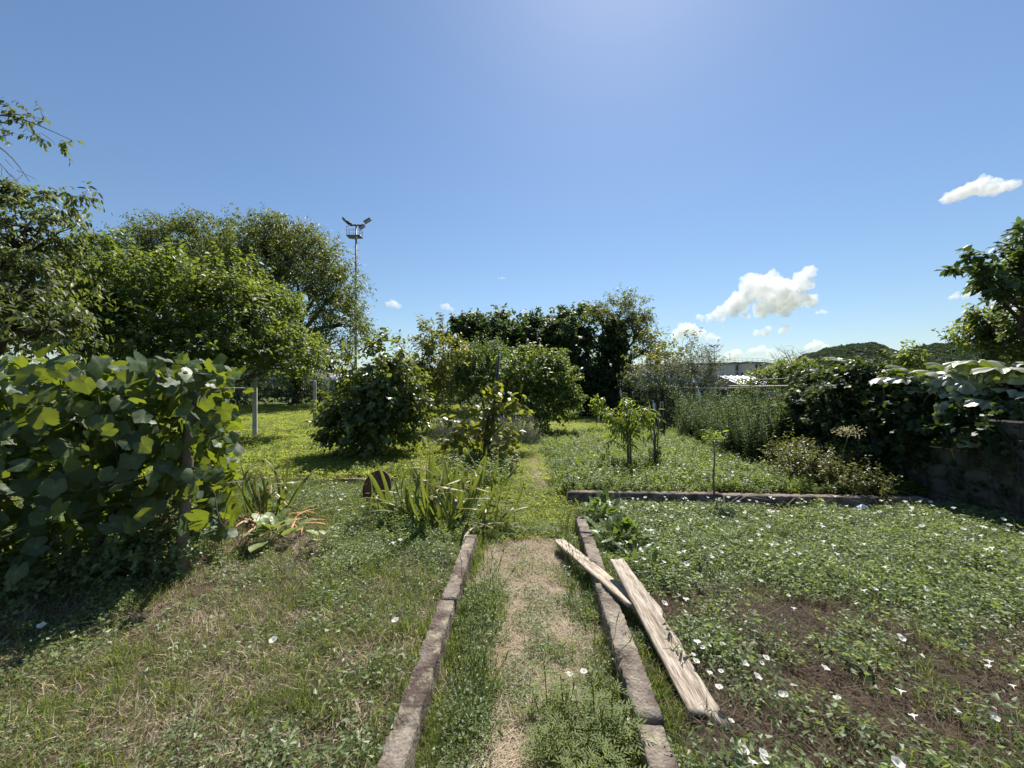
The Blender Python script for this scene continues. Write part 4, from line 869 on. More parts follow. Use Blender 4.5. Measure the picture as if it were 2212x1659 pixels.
# ------------------------------------------------------------------ small plants with leaves one can pick apart
def leaf_set(seed, n, fn, m, nm='leaf'):
    return [piece_mesh(nm, fn(seed + i), m) for i in range(n)]
def ovate(seed, w_=.62, point=.12, cup=.25, nth=20):
    r_ = random.Random(seed); f_ = r_.uniform(.1, .35); c_ = r_.uniform(.05, cup)
    def rf(a): return .5 * (1 / math.sqrt(math.cos(a) ** 2 + (math.sin(a) / w_) ** 2)) * (1 + point * math.exp(-(a / .25) ** 2)) * (1 - .22 * math.exp(-((abs(a) - math.pi) / .2) ** 2))
    def zf(a, q): x = rf(a) * q * math.cos(a); y = rf(a) * q * math.sin(a); return f_ * abs(y) - c_ * (x + .2) ** 2 + .02 * q * math.sin(6 * a + seed)
    return radial_leaf(rf, zf, nth, (.55, 1.0), None, .5)
# --- grape vine on a low trellis, left foreground
A_, B_ = np.array([-2.53, 3.60]), np.array([-5.6, 2.35]); dv = unit(B_ - A_); nv = np.array([dv[1], -dv[0]]); nv = nv if nv[1] < 0 else -nv
vine = thing('grape_vine', 'big-leaved grape vine hedge filling the left foreground', 'vine', (-3.2, 3.3, .05))
vm = leaf_set(100, 9, vine_leaf_mesh, M_vine)
rv = np.random.default_rng(41); n = 3200
t_ = rv.random(n) * 3.5; dep = rv.normal(.03, .30, n); hgt = .15 + 1.68 * rv.random(n) ** .85
topz = 1.80 + .10 * np.sin(t_ * 2.1) + .06 * np.sin(t_ * 5.3 + 1); hgt = np.minimum(hgt, topz + rv.normal(0, .05, n))
low_ = np.interp(t_, [0, .12, .3, .8, 1.2, 1.7, 3.5], [.2, .35, .66, .55, .32, .18, .14]); hgt = np.where(hgt < low_, low_ + (topz - low_) * rv.random(n), hgt)
pos = np.stack([A_[0] + dv[0] * t_ + nv[0] * dep, A_[1] + dv[1] * t_ + nv[1] * dep, hgt], -1)
topness = np.clip((hgt - topz + .35) / .35, 0, 1)[:, None]
outw = np.stack([nv[0] * np.sign(dep), nv[1] * np.sign(dep), 0 * dep], -1)
Nn = unit(outw * .6 + UP * (.5 + .5 * topness) + rv.normal(size=(n, 3)) * .55)
Dd = unit(-UP * .6 + outw * .35 + rv.normal(size=(n, 3)) * .65); size = .085 + .08 * rv.random(n)
seen = np.argsort(-(dep + .35 * topness[:, 0] + rv.random(n) * .3 + .25 * (t_ < .35) - 1.2 * ((t_ > 2.9) | (hgt < .4))))
for i in seen[:300]: inst('leaf', vm[R.randrange(9)], vine, frame(pos[i], Dd[i], Nn[i], size[i]))
rest = seen[300:]; lf = MB(); vt = vine_leaf_mesh(3); vt4 = [vine_leaf_mesh(50 + q) for q in range(4)]
for q in range(4):
    ids = rest[q::4]; lf.leaves((vt4[q][0], vt4[q][1]), pos[ids], Dd[ids], Nn[ids], size[ids] * .95, rv.random(len(ids)))
o = lf.build('inner_foliage', M_vine_in, vine, True); o['kind'] = 'stuff'
wd = MB()
for i in range(30):
    a0 = rv.random() * 3.4; z = rv.uniform(.7, 1.45); p = np.array([A_[0] + dv[0] * a0, A_[1] + dv[1] * a0, z]) + rv.normal(0, .12, 3)
    wd.tube(bent(p, p + np.array([rv.normal(0, .3), rv.normal(0, .2), rv.normal(0, .2)]), 6, .02, .06), np.linspace(.006, .003, 6), 5)
for a0 in (1.1, 2.0, 2.8):
    p = np.array([A_[0] + dv[0] * a0, A_[1] + dv[1] * a0, 0]); wd.tube(bent(p + (.25 * (R.random() - .3), 0, -.05), p + (R.uniform(.1, .5), 0, 1.35), 8, 0, .07), np.linspace(.03, .014, 8), 7)
wd.build('canes', M_barkd, vine, True)['kind'] = 'stuff'
for z in (.75, 1.2, 1.6):
    b = MB(); b.tube([(*(A_ - dv * .1), z), (*(A_ + dv * 1.6), z - .02), (*(A_ + dv * 3.4), z)], .003, 4); b.build('trellis_wire', M_wire, vine)
q0 = G(396, 1248, .05); st = thing('wooden_post', 'round wooden post holding up the grape vine', 'post', q0)
mb = MB(); mb.tube([q0 + (0, 0, -.1), q0 + (.012, 0, .4), q0 + (.02, .03, 1.0), q0 + (.04, .08, 1.55)], [.043, .041, .04, .037], 10); mb.build('shaft', bark('post_wood', (.13, .10, .075), (.27, .22, .17), 9), st, True)
mb = MB(); a_ = np.linspace(0, 6.4, 10); mb.tube([q0 + (.047 * math.cos(k_), .047 * math.sin(k_), .40 + .01 * math.sin(2 * k_)) for k_ in a_], .005, 5); mb.build('tie', plain('green_tie', (.10, .22, .13), .6), st)
ds = thing('withered_plant', 'brown dead stems standing under the grape vine', 'dead plant', G(470, 1200, .05)); wd = MB()
for i in range(70):
    p = G(R.uniform(330, 540), R.uniform(1120, 1215), .04); wd.tube(bent(p, p + np.array([R.gauss(0, .1), R.gauss(0, .1), R.uniform(.25, .7)]), 5, 0, .08), np.linspace(.004, .002, 5), 4)
wd.build('stalks', plain('dead_brown', (.22, .12, .07), .9, 0, .4), ds)['kind'] = 'stuff'
# shrubby undergrowth beneath the vine
ug = thing('vine_undergrowth', 'shaded ivy-like undergrowth at the foot of the grape vine', 'undergrowth', (-2.9, 3.3, .05))
lobes = [(np.array([A_[0] + dv[0] * a0 + nv[0] * .05, A_[1] + dv[1] * a0 + nv[1] * .05, .12]), np.array([.4, .32, .34])) for a0 in np.arange(0.35, 3.4, .3)]
lf, wd, c, pk = foliage(lobes, 330, 5, 8, .16, .042, FIG, .1, .5, .2, r=np.random.default_rng(44), low=-.2); lf.build('foliage', M_bind, ug)['kind'] = 'stuff'

# --- squash leaves over the wall, right
sq = thing('squash_plant', 'squash vine with huge pale leaves sprawling over the wall top', 'squash', (5.7, 5.0, 1.2))
qm = leaf_set(200, 6, squash_leaf_mesh, M_squash); stems = MB(); rq = random.Random(8)
SQ = [(1812, 777, 7.1, .34), (1850, 776, 6.9, .32), (1838, 796, 6.7, .34), (1880, 778, 7.2, .3), (1915, 812, 5.9, .36), (1935, 800, 6.0, .3), (1960, 800, 5.8, .4), (1962, 816, 5.6, .36), (2018, 800, 5.4, .50), (2040, 790, 5.5, .34), (2062, 815, 5.2, .36), (2082, 796, 5.2, .42), (2115, 782, 5.0, .50), (2150, 800, 4.8, .48), (2188, 788, 4.8, .42), (2205, 815, 4.6, .36), (1988, 838, 5.5, .26), (2018, 845, 5.3, .26), (2050, 830, 5.2, .24), (2140, 862, 4.75, .36), (2200, 850, 4.6, .34), (2118, 914, 4.85, .26), (2098, 945, 4.85, .36), (2142, 938, 4.8, .28), (2185, 902, 4.65, .34), (2206, 930, 4.55, .3), (2100, 826, 5.0, .36), (2165, 835, 4.75, .34), (2178, 948, 4.65, .28), (2075, 850, 5.1, .3), (2228, 870, 4.5, .36), (2126, 845, 4.9, .3), (2240, 790, 4.7, .4)]
for px, py, Y, s_ in SQ:
    c = Vector(P(px, py, Y)); a_ = rq.uniform(0, 6.28); D = Vector((math.cos(a_), math.sin(a_), rq.uniform(-.25, .1))); N = Vector((rq.gauss(-.1, .22), rq.gauss(-.5, .22), 1))
    M = frame(c + Vector((0, 0, rq.gauss(0, .03))), D, N, s_ * rq.uniform(.95, 1.25)); inst('leaf', qm[rq.randrange(6)], sq, M)
    c1 = np.array(M @ Vector((.12, 0, 0))); stems.tube(bent(c1 + (rq.gauss(.05, .08), rq.gauss(.1, .08), -rq.uniform(.3, .55)), c1 - (0, 0, .01), 5, 0, .08), np.linspace(.009, .006, 5), 5)
for px, py, Y, s_, D, N in ((2066, 905, 5.05, .42, (.1, 0, -1), (-.2, -1, .25)), (2102, 890, 4.98, .44, (-.1, .1, -1), (-.3, -1, .2)), (2040, 895, 5.1, .26, (0, 0, -1), (.2, -1, .1)), (2075, 860, 5.05, .3, (.3, 0, -1), (0, -1, .4))):
    inst('leaf', qm[rq.randrange(6)], sq, frame(P(px, py - s_ * 40, Y), D, N, s_))
stems.tube(bent(P(2212, 960, 4.7), P(2060, 985, 5.3), 8, 0, .04), .011, 6); stems.tube(bent(P(2120, 960, 4.9), P(2030, 985, 5.4), 8, .1, .06), .009, 6)
stems.build('stems', plain('squash_stem', (.2, .19, .09), .7), sq, True)['kind'] = 'stuff'
um = thing('cream_umbel', 'cream dried flower head against the dark ivy hedge', 'flower head', P(1835, 960, 5.25)); lf = MB(); rr_ = np.random.default_rng(9)
c = P(1832, 932, 5.25); n = 150; pp = c + rr_.normal(size=(n, 3)) * np.array([.09, .05, .035]); lf.leaves(RH, pp, rr_.normal(size=(n, 3)) + UP * .4, rr_.normal(size=(n, 3)) + UP, .035, rr_.random(n)); lf.build('florets', M_cream, um)['kind'] = 'stuff'
b = MB(); b.tube(bent(c + (0, .1, -.45), c, 5), .006, 5); b.build('stalk', M_stem, um)

# creeper leaves clinging to the wall face
cw_ = thing('wall_creeper', 'sparse creeper stems and leaves clinging to the shaded block wall', 'creeper', (5.6, 5.0, .1)); rw_ = np.random.default_rng(91); lf = MB(); wd = MB()
for i in range(46):
    y0 = rw_.uniform(3.4, 8.6); p = np.array([5.60, y0, rw_.uniform(.7, 1.25)]); e = p + np.array([rw_.uniform(-.05, .0), rw_.normal(0, .22), -rw_.uniform(.25, .95)]); e[2] = max(e[2], .08)
    pth = np.array(bent(p, e, 8, 0, .05)); pth[:, 0] = np.minimum(pth[:, 0], 5.602); wd.tube(pth, np.linspace(.005, .002, 8), 4); n = rw_.integers(6, 26); q = pth[rw_.integers(0, 8, n)] + rw_.normal(0, .035, (n, 3)) - np.array([.015, 0, 0])
    q[:, 0] = np.minimum(q[:, 0], 5.59); lf.leaves(FIG, q, -UP * .7 + rw_.normal(0, .5, (n, 3)), np.array([-1, -.2, .5]) + rw_.normal(0, .35, (n, 3)), .05 + .04 * rw_.random(n), rw_.random(n))
lf.build('leaves', M_ivy, cw_)['kind'] = 'stuff'; wd.build('stems', M_barkd, cw_)['kind'] = 'stuff'

# --- iris clumps: sword leaves
bl = [blade_mesh('leaf', M_iris, b_, w_, 8, kk_, br) for b_, w_, kk_, br in ((.3, .026, None, .55), (.8, .027, None, .6), (1.4, .028, None, .5), (2.1, .028, None, .5), (.25, .022, .62, .35), (.6, .022, .5, .2))]
def iris(label, c, n, spread, hlo, hhi, seed, fanx=1.0):
    t = thing('iris_clump', label, 'iris', (*c, float(gz(*c))), 'iris clumps in the beds'); r_ = random.Random(seed)
    for i in range(n):
        x = c[0] + r_.gauss(0, spread) * fanx; y = c[1] + r_.gauss(0, spread * .55); z = float(gz(x, y)) - .02; h = r_.uniform(hlo, hhi)
        az = math.atan2(y - c[1], (x - c[0]) * 1.6) + r_.gauss(0, .5); lean = min(1.25, abs(r_.gauss(.4, .3)) + .4 * abs(x - c[0]) / (spread + .01) * .35)
        D = Vector((math.cos(az) * math.sin(lean), math.sin(az) * math.sin(lean), math.cos(lean))); N = Vector((-math.cos(az) * math.cos(lean) * -1, -math.sin(az) * math.cos(lean) * -1, math.sin(lean)))
        fl = r_.gauss(0, .7); N = Matrix.Rotation(fl, 3, D) @ (-N); N = -N if N.z < 0 else N
        me = bl[r_.choice((0, 0, 1, 1, 1, 2, 2, 3, 3, 4, 4, 5, 5))]; inst('leaf', me, t, frame((x, y, z), D, N, h, 1.15 if h < .6 else .95))
    return t
iris('large iris clump beside the path with arching yellow-green blades', (-.86, 4.6), 135, .34, .42, .95, 3, 1.0)
iris('taller upright irises at the foot of the climbing plant', (-.75, 5.55), 34, .34, .5, .78, 4)
ir2 = iris('fan of iris blades beside the grape vine, brown litter beneath', (-2.88, 4.75), 34, .13, .55, .85, 5)
for sd in (0, 1):
    lit = thing('iris_litter', ('orange-brown fallen iris leaves under the left iris fan', 'few dried iris leaves bent to the ground at the path edge')[sd], 'dead leaves', (*((-2.65, 4.5) if sd == 0 else (-.35, 4.25)), .06))
    ml = blade_mesh('dead_leaf', plain('dead_iris', (.42, .22, .10), .8, 0, .4, 9) if sd == 0 else M_straw, .7, .03)
    for i in range(34 if sd == 0 else 9):
        x, y = ((-2.62 + R.gauss(0, .24), 4.52 + R.gauss(0, .16)) if sd == 0 else (-.3 + R.gauss(0, .2), 4.3 + R.gauss(0, .12))); a_ = R.uniform(0, 6.28)
        inst('dead_leaf', ml, lit, frame((x, y, .09 + R.random() * .06), (math.cos(a_), math.sin(a_), R.uniform(-.05, .2)), (R.gauss(0, .3), R.gauss(0, .3), 1), R.uniform(.22, .45)))
# --- broad-leaved plants
om = leaf_set(300, 5, lambda s: ovate(s, .62, .1, .3), M_hosta); dm = leaf_set(320, 5, lambda s: ovate(s, .4, .05, .35), M_dock)
def rosette(name, label, cat, c, n, ms, lo, hi, tilt, seed, spread=.05):
    z0 = float(gz(*c)); t = thing(name, label, cat, (*c, z0)); r_ = random.Random(seed)
    for i in range(n):
        az = i * 2.4 + r_.gauss(0, .3); f = (i + .5) / n; s_ = lo + (hi - lo) * r_.random(); el = tilt[0] + (tilt[1] - tilt[0]) * (1 - f) + r_.gauss(0, .15)
        D = Vector((math.cos(az) * math.cos(el), math.sin(az) * math.cos(el), math.sin(el))); N = Vector((-math.cos(az) * math.sin(el), -math.sin(az) * math.sin(el), math.cos(el)))
        p = (c[0] + math.cos(az) * spread * f * 2 + r_.gauss(0, spread), c[1] + math.sin(az) * spread * f * 2 + r_.gauss(0, spread), z0 + .03 + .12 * (1 - f) * r_.random() + .09)
        inst('leaf', ms[r_.randrange(len(ms))], t, frame(p, D, N, s_))
    return t
g0 = G(585, 1182, .06); rosette('borage_plant', 'pale broad-leaved plant growing right of the vine post', 'plant', (g0[0], g0[1] + .1), 24, om, .12, .21, (.05, .9), 1, .07)
for label, px, py, n, sd in (('leafy green dock plant at the dark kerb corner', 1300, 1125, 24, 2), ('largest leafy dock plant beside the far right kerb stone', 1345, 1175, 34, 3), ('small yellowing dock seedling behind the longer plank', 1372, 1232, 9, 4)):
    g0 = G(px, py, .08); rosette('dock_plant', label, 'plant', (g0[0], g0[1]), int(n * 1.4), dm, .10, .19 if n > 10 else .12, (.2, 1.25), sd, .07)
g0 = G(700, 1190, .06); rosette('dock_plant', 'little light green seedling in the left bed near the irises', 'plant', (g0[0], g0[1]), 8, om, .07, .12, (.1, .8), 5, .04)

# --- kiwi climber on its stake
sb = G(1052, 1003, .12); stt = P(1079, 765, sb[1] + .05); stake = thing('garden_stake', 'tall dark green stake leaning behind the irises', 'stake', sb)
mb = MB(); mb.tube([sb + (0, 0, -.1), (sb + stt) / 2 + (.012, -.02, 0), stt], [.032, .03, .028], 8); mb.build('shaft', M_stake, stake); 
mb = MB(); mb.tube([sb + (-.05, -.02, -.1), sb + (-.02, -.02, .45), sb + (.03, -.02, .95)], [.05, .045, .03], 8); mb.build('old_stump', M_barkd, stake, True)
kw_ = thing('kiwi_vine', 'yellow-green kiwi vine climbing the dark leaning stake', 'climber', sb + (-.1, 0, 0))
km = leaf_set(400, 6, lambda s: ovate(s, .8, .16, .35), M_kiwi); wd = MB(); rk = random.Random(12)
paths = [[(1030, 1003), (1020, 960), (990, 905), (965, 905)], [(1045, 1000), (1050, 930), (1065, 880), (1078, 850)], [(1050, 990), (1055, 940), (1030, 880), (1000, 880)], [(1055, 960), (1075, 880), (1110, 860), (1128, 885)], [(1045, 1000), (1000, 960), (970, 940), (960, 975)], [(1060, 950), (1090, 920), (1105, 930), (1115, 960)], [(1060, 920), (1040, 870), (1060, 840), (1072, 835)], [(1055, 980), (1085, 965), (1100, 990), (1105, 1015)], [(1050, 960), (1020, 920), (985, 930), (975, 1000)]]
for ph_ in paths:
    dy = rk.uniform(-.3, .25); pts = [P(px, py, sb[1] + dy * (i / 3)) for i, (px, py) in enumerate(ph_)]
    tt = np.linspace(0, 3, 14); pl = np.stack([np.interp(tt, range(4), [p[j] for p in pts]) for j in range(3)], -1); wd.tube(pl, np.linspace(.011, .004, 14), 5)
    for i in range(2, 14):
        for _ in range(4):
            a_ = rk.uniform(0, 6.28); D = Vector((math.cos(a_), math.sin(a_) * .7, rk.uniform(-.9, -.1))); N = Vector((rk.gauss(0, .4), rk.gauss(-.1, .4), 1)); inst('leaf', km[rk.randrange(6)], kw_, frame(pl[i] + np.array([rk.gauss(0, .09), rk.gauss(0, .09), rk.gauss(0, .07)]), D, N, rk.uniform(.10, .18)))
for px, py in ((1086, 772), (1088, 800), (1060, 812), (1082, 838), (1066, 828)):
    inst('leaf', km[rk.randrange(6)], kw_, frame(P(px - 5, py, sb[1]), (rk.choice((-1, 1)), 0, -.4), (0, -.5, 1), .11))
wd.build('stems', bark('kiwi_stem', (.10, .05, .03), (.2, .11, .07)), kw_, True)['kind'] = 'stuff'
# --- lavender bushes
for label, px, py, rx, rz, sd in (('grey lavender bush left of the kiwi vine', 975, 985, .42, .34, 1), ('grey lavender bush between kiwi vine and path', 1115, 985, .5, .38, 2)):
    g0 = G(px, py, .13); t = thing('lavender_bush', label, 'lavender', g0, 'lavender bushes'); r_ = np.random.default_rng(sd + 60)
    lf, wd, c, pk = foliage([(g0 + np.array([0, .25, rz * .7]), np.array([rx, rx * .8, rz]))], 150, 6, 10, .22, .04, RH, 0, .9, .4, r=r_, wide=.5, low=-.2)
    n = 70; az = r_.random(n) * 6.28; u = np.sqrt(r_.random(n)); b0 = np.stack([g0[0] + np.cos(az) * u * rx * .7, g0[1] + .25 + np.sin(az) * u * rx * .6, g0[2] + rz * 1.2 + 0 * u], -1); e0 = b0 + np.stack([np.cos(az) * u * .25, np.sin(az) * u * .2, .3 + .1 * r_.random(n)], -1)
    sp = MB()
    for i in range(n): sp.tube([b0[i], e0[i]], [.003, .0025], 3, .4, False); sp.tube([e0[i] - (e0[i] - b0[i]) * .22, e0[i]], [.009, .005], 4, .9)
    lf.build('foliage', M_lav, t)['kind'] = 'stuff'; sp.build('flower_spikes', leafmat('lavender_spike', (.2, .2, .15), (.27, .24, .25), .15, (.2, .2, .15)), t)['kind'] = 'stuff'
# --- young trees in the right plot
def sapling(label, base_px, py, lobs, m, fol, sticks, cat='sapling', name='sapling', seed=1):
    g0 = G(base_px, py, .16); t = thing(name, label, cat, g0); Y = g0[1]; wd = MB(); r_ = np.random.default_rng(seed)
    for pts, r0, r1 in sticks:
        pp = [P(a, b, Y) for a, b in pts]; wd.tube(pp, np.linspace(r0, r1, len(pp)), 6)
    if lobs:
        lf, wd, c, pk = foliage(lobes_px([(a, b, Y, rx, ry, rd) for a, b, rx, ry, rd in lobs]), r=r_, wd=wd, **fol); lf.build('crown', m, t)['kind'] = 'stuff'
    wd.build('trunk', M_bark, t, True); return t
sapling('bushy peach sapling tied to a stake in the sunny right plot', 1357, 1010, [(1350, 884, 20, 14, .2), (1330, 912, 18, 12, .2), (1385, 906, 20, 10, .2), (1342, 940, 22, 16, .22), (1374, 934, 16, 14, .2)], M_peach, dict(nclus=34, shoots=3, nleaf=9, L=.3, size=.12, tm=LANCE, droop=.8, up=.4, shell=.2, wide=.9),
        [([(1357, 1015), (1356, 960), (1354, 900), (1352, 872)], .028, .008), ([(1362, 1010), (1361, 940), (1360, 880)], .018, .014), ([(1356, 960), (1340, 920), (1330, 895)], .012, .005), ([(1356, 950), (1375, 915), (1385, 895)], .012, .005)], seed=71)
sapling('dead brown sapling of bare twigs beside the peach sapling', 1415, 1010, [(1415, 985, 14, 22, .12)], M_cherry_dry, dict(nclus=9, shoots=3, nleaf=7, L=.12, size=.05, tm=OVAL, droop=.6, up=-.2, shell=.1),
        [([(1413, 1015), (1414, 950), (1411, 900)], .03, .01), ([(1416, 1010), (1422, 930), (1424, 880)], .018, .006), ([(1414, 970), (1404, 920), (1400, 885)], .01, .004), ([(1415, 960), (1420, 910), (1416, 870)], .012, .004), ([(1414, 950), (1430, 910), (1434, 890)], .008, .003)], name='dead_sapling', seed=72)
yt = sapling('small yellow-green sapling with a white tag, far end of the plot', 1288, 932, [(1290, 872, 14, 10, .25), (1280, 885, 10, 6, .2), (1302, 890, 8, 5, .2)], M_peach, dict(nclus=16, shoots=3, nleaf=6, L=.2, size=.11, tm=OVAL, droop=.3, up=.3, shell=.2), [([(1287, 935), (1288, 905), (1291, 865)], .015, .007)], seed=73)
b = MB(); q0 = P(1293, 906, G(1288, 932, .16)[1] - .05); b.box(q0 - (.03, .003, .1), q0 + (.03, .003, .1)); b.build('tag', plain('white_tag', (.7, .7, .68), .5), yt)
sapling('thin lone sapling with few leaves behind the dark kerb wall', 1541, 1078, [(1541, 952, 14, 7, .12)], M_field, dict(nclus=9, shoots=3, nleaf=6, L=.1, size=.07, tm=LANCE, droop=.1, up=.4, shell=.2), [([(1542, 1082), (1540, 1030), (1543, 990), (1541, 950)], .014, .006)], seed=74)

# --- rusty disc
gd = G(815, 1082, .08); disc = thing('rusty_disc', 'rusty round metal disc leaning on edge beside the iris clump', 'disc', gd)
prof_ = [(0, .05), (.06, .05), (.065, .035), (.15, .022), (.21, .0), (.222, .0), (.225, .012)]; V = []; q = []; ns = 40
for r_, h in prof_:
    for k_ in range(ns): a_ = k_ * 2 * math.pi / ns; V.append((r_ * math.cos(a_), r_ * math.sin(a_), h))
for i in range(len(prof_) - 1):
    for k_ in range(ns): q.append((i * ns + k_, (i + 1) * ns + k_, (i + 1) * ns + (k_ + 1) % ns, i * ns + (k_ + 1) % ns))
nb = len(V); V += [(v[0], v[1], v[2] - .012) for v in V]; q += [tuple(nb + c for c in f[::-1]) for f in q]
e = (len(prof_) - 1) * ns; q += [(e + k_, nb + e + k_, nb + e + (k_ + 1) % ns, e + (k_ + 1) % ns) for k_ in range(ns)]
Mx = Matrix.Translation(Vector(gd) + Vector((0, 0, .185))) @ Matrix.Rotation(rad(-22), 4, 'Z') @ Matrix.Rotation(rad(68), 4, 'X')
mb = MB(); mb.add([tuple(Mx @ Vector(v)) for v in V], None, q); mb.build('plate', plain('rust', (.13, .055, .03), .8, .2, .45, 14, .5, (.22, .10, .05)), disc, True)
mb = MB(); a_ = np.linspace(0, 6.2832, 41); mb.tube([tuple(Mx @ Vector((.222 * math.cos(k_), .222 * math.sin(k_), .004))) for k_ in a_], .009, 6, .5, False); mb.build('rim', plain('rust_rim', (.2, .10, .06), .7, .3, .3), disc, True)
# --- sticks, litter
for label, pts in (('longest curved dry branch lying before the dark kerb wall', [(1565, 1098), (1600, 1085), (1640, 1072), (1690, 1066)]), ('pale bent dry branch below the longest one', [(1570, 1100), (1610, 1088), (1660, 1090), (1680, 1093)]), ('short dry forked twig right of the longest branch', [(1690, 1103), (1715, 1092), (1745, 1088)])):
    pp = [G(a, b, .1) for a, b in pts]; pp = [p + (0, 0, .02 + .08 * math.sin(i * 1.3)) for i, p in enumerate(pp)]; mb = MB(); mb.tube(pp, np.linspace(.012, .005, len(pp)), 6)
    o = mb.build('dry_branch', M_bark, None, True, pp[0]); tag(o, label, 'branch', 'dry branches by the kerb wall')
gp = G(1862, 1103, .08); lit = MB(); rr_ = random.Random(3); V = []
for j in range(7):
    for i in range(7): V.append(gp + np.array([(i - 3) * .022, (j - 3) * .014, .03 + .05 * math.exp(-((i - 3) ** 2 + (j - 3) ** 2) / 6) + rr_.uniform(-.012, .015)]))
lit.add(V, None, [(j * 7 + i, j * 7 + i + 1, j * 7 + i + 8, j * 7 + i + 7) for j in range(6) for i in range(6)])
o = lit.build('plastic_bag', plain('pale_blue_plastic', (.22, .3, .42), .3, 0, .3, 20), None, False, gp); tag(o, 'crumpled pale blue plastic scrap under the bramble', 'litter')

# ------------------------------------------------------------------ ground cover (stuff): instanced clumps
def blades(mb, n, r, rad_, lo, hi, lean, w_, tint=(0, 1), flat=False):
    az = r.random(n) * 6.28; u = np.sqrt(r.random(n)) * rad_; a0 = r.random(n) * 6.28; b = np.stack([np.cos(a0) * u, np.sin(a0) * u, np.zeros(n) + (.002 + .02 * r.random(n) if flat else 0)], -1)
    L = lo + (hi - lo) * r.random(n); le = np.abs(r.normal(lean, .25, n)); h = np.stack([np.cos(az), np.sin(az), 0 * az], -1); sd = np.stack([-np.sin(az), np.cos(az), 0 * az], -1)
    def pt(t, l): return b + h * (np.sin(l) * L * t)[:, None] + UP * (np.maximum(np.cos(l), -.05) * L * t)[:, None]
    m1 = pt(.5, le); e = m1 + h * (np.sin(np.minimum(le * 1.7 + .1, 1.65)) * L * .5)[:, None] + UP * (np.cos(np.minimum(le * 1.7 + .1, 1.65)) * L * .5)[:, None]; w2 = w_ * (.6 + .8 * r.random(n))[:, None]
    V = np.stack([b - sd * w2, b + sd * w2, m1 - sd * w2 * .8, m1 + sd * w2 * .8, e], 1).reshape(-1, 3); i0 = np.arange(n) * 5
    f = np.concatenate([np.stack([i0, i0 + 1, i0 + 3], 1), np.stack([i0, i0 + 3, i0 + 2], 1), np.stack([i0 + 2, i0 + 3, i0 + 4], 1)])
    mb.add(V, f, None, np.repeat(tint[0] + (tint[1] - tint[0]) * r.random(n), 5))
def disc_leaves(mb, n, r, rad_, h, lo, hi, tm, tilt=.45, wide=1.0):
    a0 = r.random(n) * 6.28; u = np.sqrt(r.random(n)) * rad_; az = r.random(n) * 6.28; z = h * (1 - .4 * (u / rad_) ** 2) * (.3 + .7 * r.random(n) ** .8)
    mb.leaves(tm, np.stack([np.cos(a0) * u, np.sin(a0) * u, z], -1), np.stack([np.cos(az), np.sin(az), r.normal(.05, .3, n)], -1), UP + r.normal(size=(n, 3)) * tilt, lo + (hi - lo) * r.random(n), r.random(n), wide)
def variants(nv_, fn, m, name):
    out = []
    for i in range(nv_): mb = MB(); fn(mb, np.random.default_rng(900 + i)); out.append(mb.mesh(name, m))
    return out
def f_bind(mb, r):
    disc_leaves(mb, 120, r, .19, .14, .012, .033, ARROW, .85); blades(mb, 10, r, .17, .06, .15, .7, .0012)
    for _ in range(7):
        a_ = r.random() * 6.28; p = np.array([math.cos(a_) * .12 * r.random(), math.sin(a_) * .12 * r.random(), .01]); mb.tube(bent(p, p + np.array([r.normal(0, .14), r.normal(0, .14), .07 * r.random()]), 5, .15, .1), .0014, 3, .6, False)
V_bind = variants(7, f_bind, M_bind, 'bindweed_clump')
V_lawn = variants(6, lambda mb, r: (disc_leaves(mb, 150, r, .22, .055, .018, .036, RH, .5, 1.5), blades(mb, 40, r, .2, .03, .08, .6, .0022)), M_lawn, 'clover_clump')
V_grass = variants(6, lambda mb, r: blades(mb, 60, r, .09, .06, .17, .55, .0022), M_grass, 'grass_tuft')
V_drygrass = variants(6, lambda mb, r: blades(mb, 70, r, .13, .05, .14, .95, .0019, (.0, 1.0)), M_straw, 'dry_grass_tuft')
V_straw = variants(6, lambda mb, r: blades(mb, 120, r, .17, .02, .13, 1.5, .0011, (0, 1), True), M_straw, 'straw_patch')
V_litter = variants(5, lambda mb, r: (blades(mb, 130, r, .19, .03, .2, 1.5, .0009, (0, 1), True), disc_leaves(mb, 60, r, .18, .015, .008, .03, RH, .8)), M_deadleaf, 'dead_litter_patch')
def f_field(mb, r):
    for _ in range(6):
        a_ = r.random() * 6.28; u = .13 * math.sqrt(r.random()); p = np.array([math.cos(a_) * u, math.sin(a_) * u, 0]); h = r.uniform(.1, .26); n = 16; z = np.linspace(.15, 1, n) * h; az = np.arange(n) * 2.4 + r.random() * 6; tp = np.array([r.normal(0, .04), r.normal(0, .04), h])
        mb.tube([p, p + tp], [.003, .0015], 3, .3, False); q = p + tp * (z / h)[:, None]
        mb.leaves(OVAL, q, np.stack([np.cos(az), np.sin(az), r.normal(.2, .25, n)], -1), UP + r.normal(size=(n, 3)) * .4, .026 + .028 * r.random(n), r.random(n), .8)
    disc_leaves(mb, 50, r, .16, .08, .025, .05, RH, .5, 1.5)
V_field = variants(7, f_field, M_field, 'field_weed_clump')
def f_tall(mb, r):
    for _ in range(5):
        a_ = r.random() * 6.28; p = np.array([math.cos(a_) * .1, math.sin(a_) * .1, 0]); h = r.uniform(.7, 1.15); tp = np.array([r.normal(-.05, .16), r.normal(0, .12), h]); n = 70; f = np.linspace(.12, 1, n); az = np.arange(n) * 2.4 + r.random() * 6
        q = p + tp * f[:, None] + np.stack([.06 * f ** 2 * r.normal(), 0 * f, -.03 * f ** 2], -1) if False else p + tp * f[:, None]
        mb.tube([p, p + tp], [.006, .003], 4, .2, False); mb.leaves(RH, q, np.stack([np.cos(az), np.sin(az), .55 + 0 * az + r.normal(0, .2, n)], -1), UP + r.normal(size=(n, 3)) * .3, (.11 - .06 * f) * (.7 + .5 * r.random(n)), r.random(n), .55)
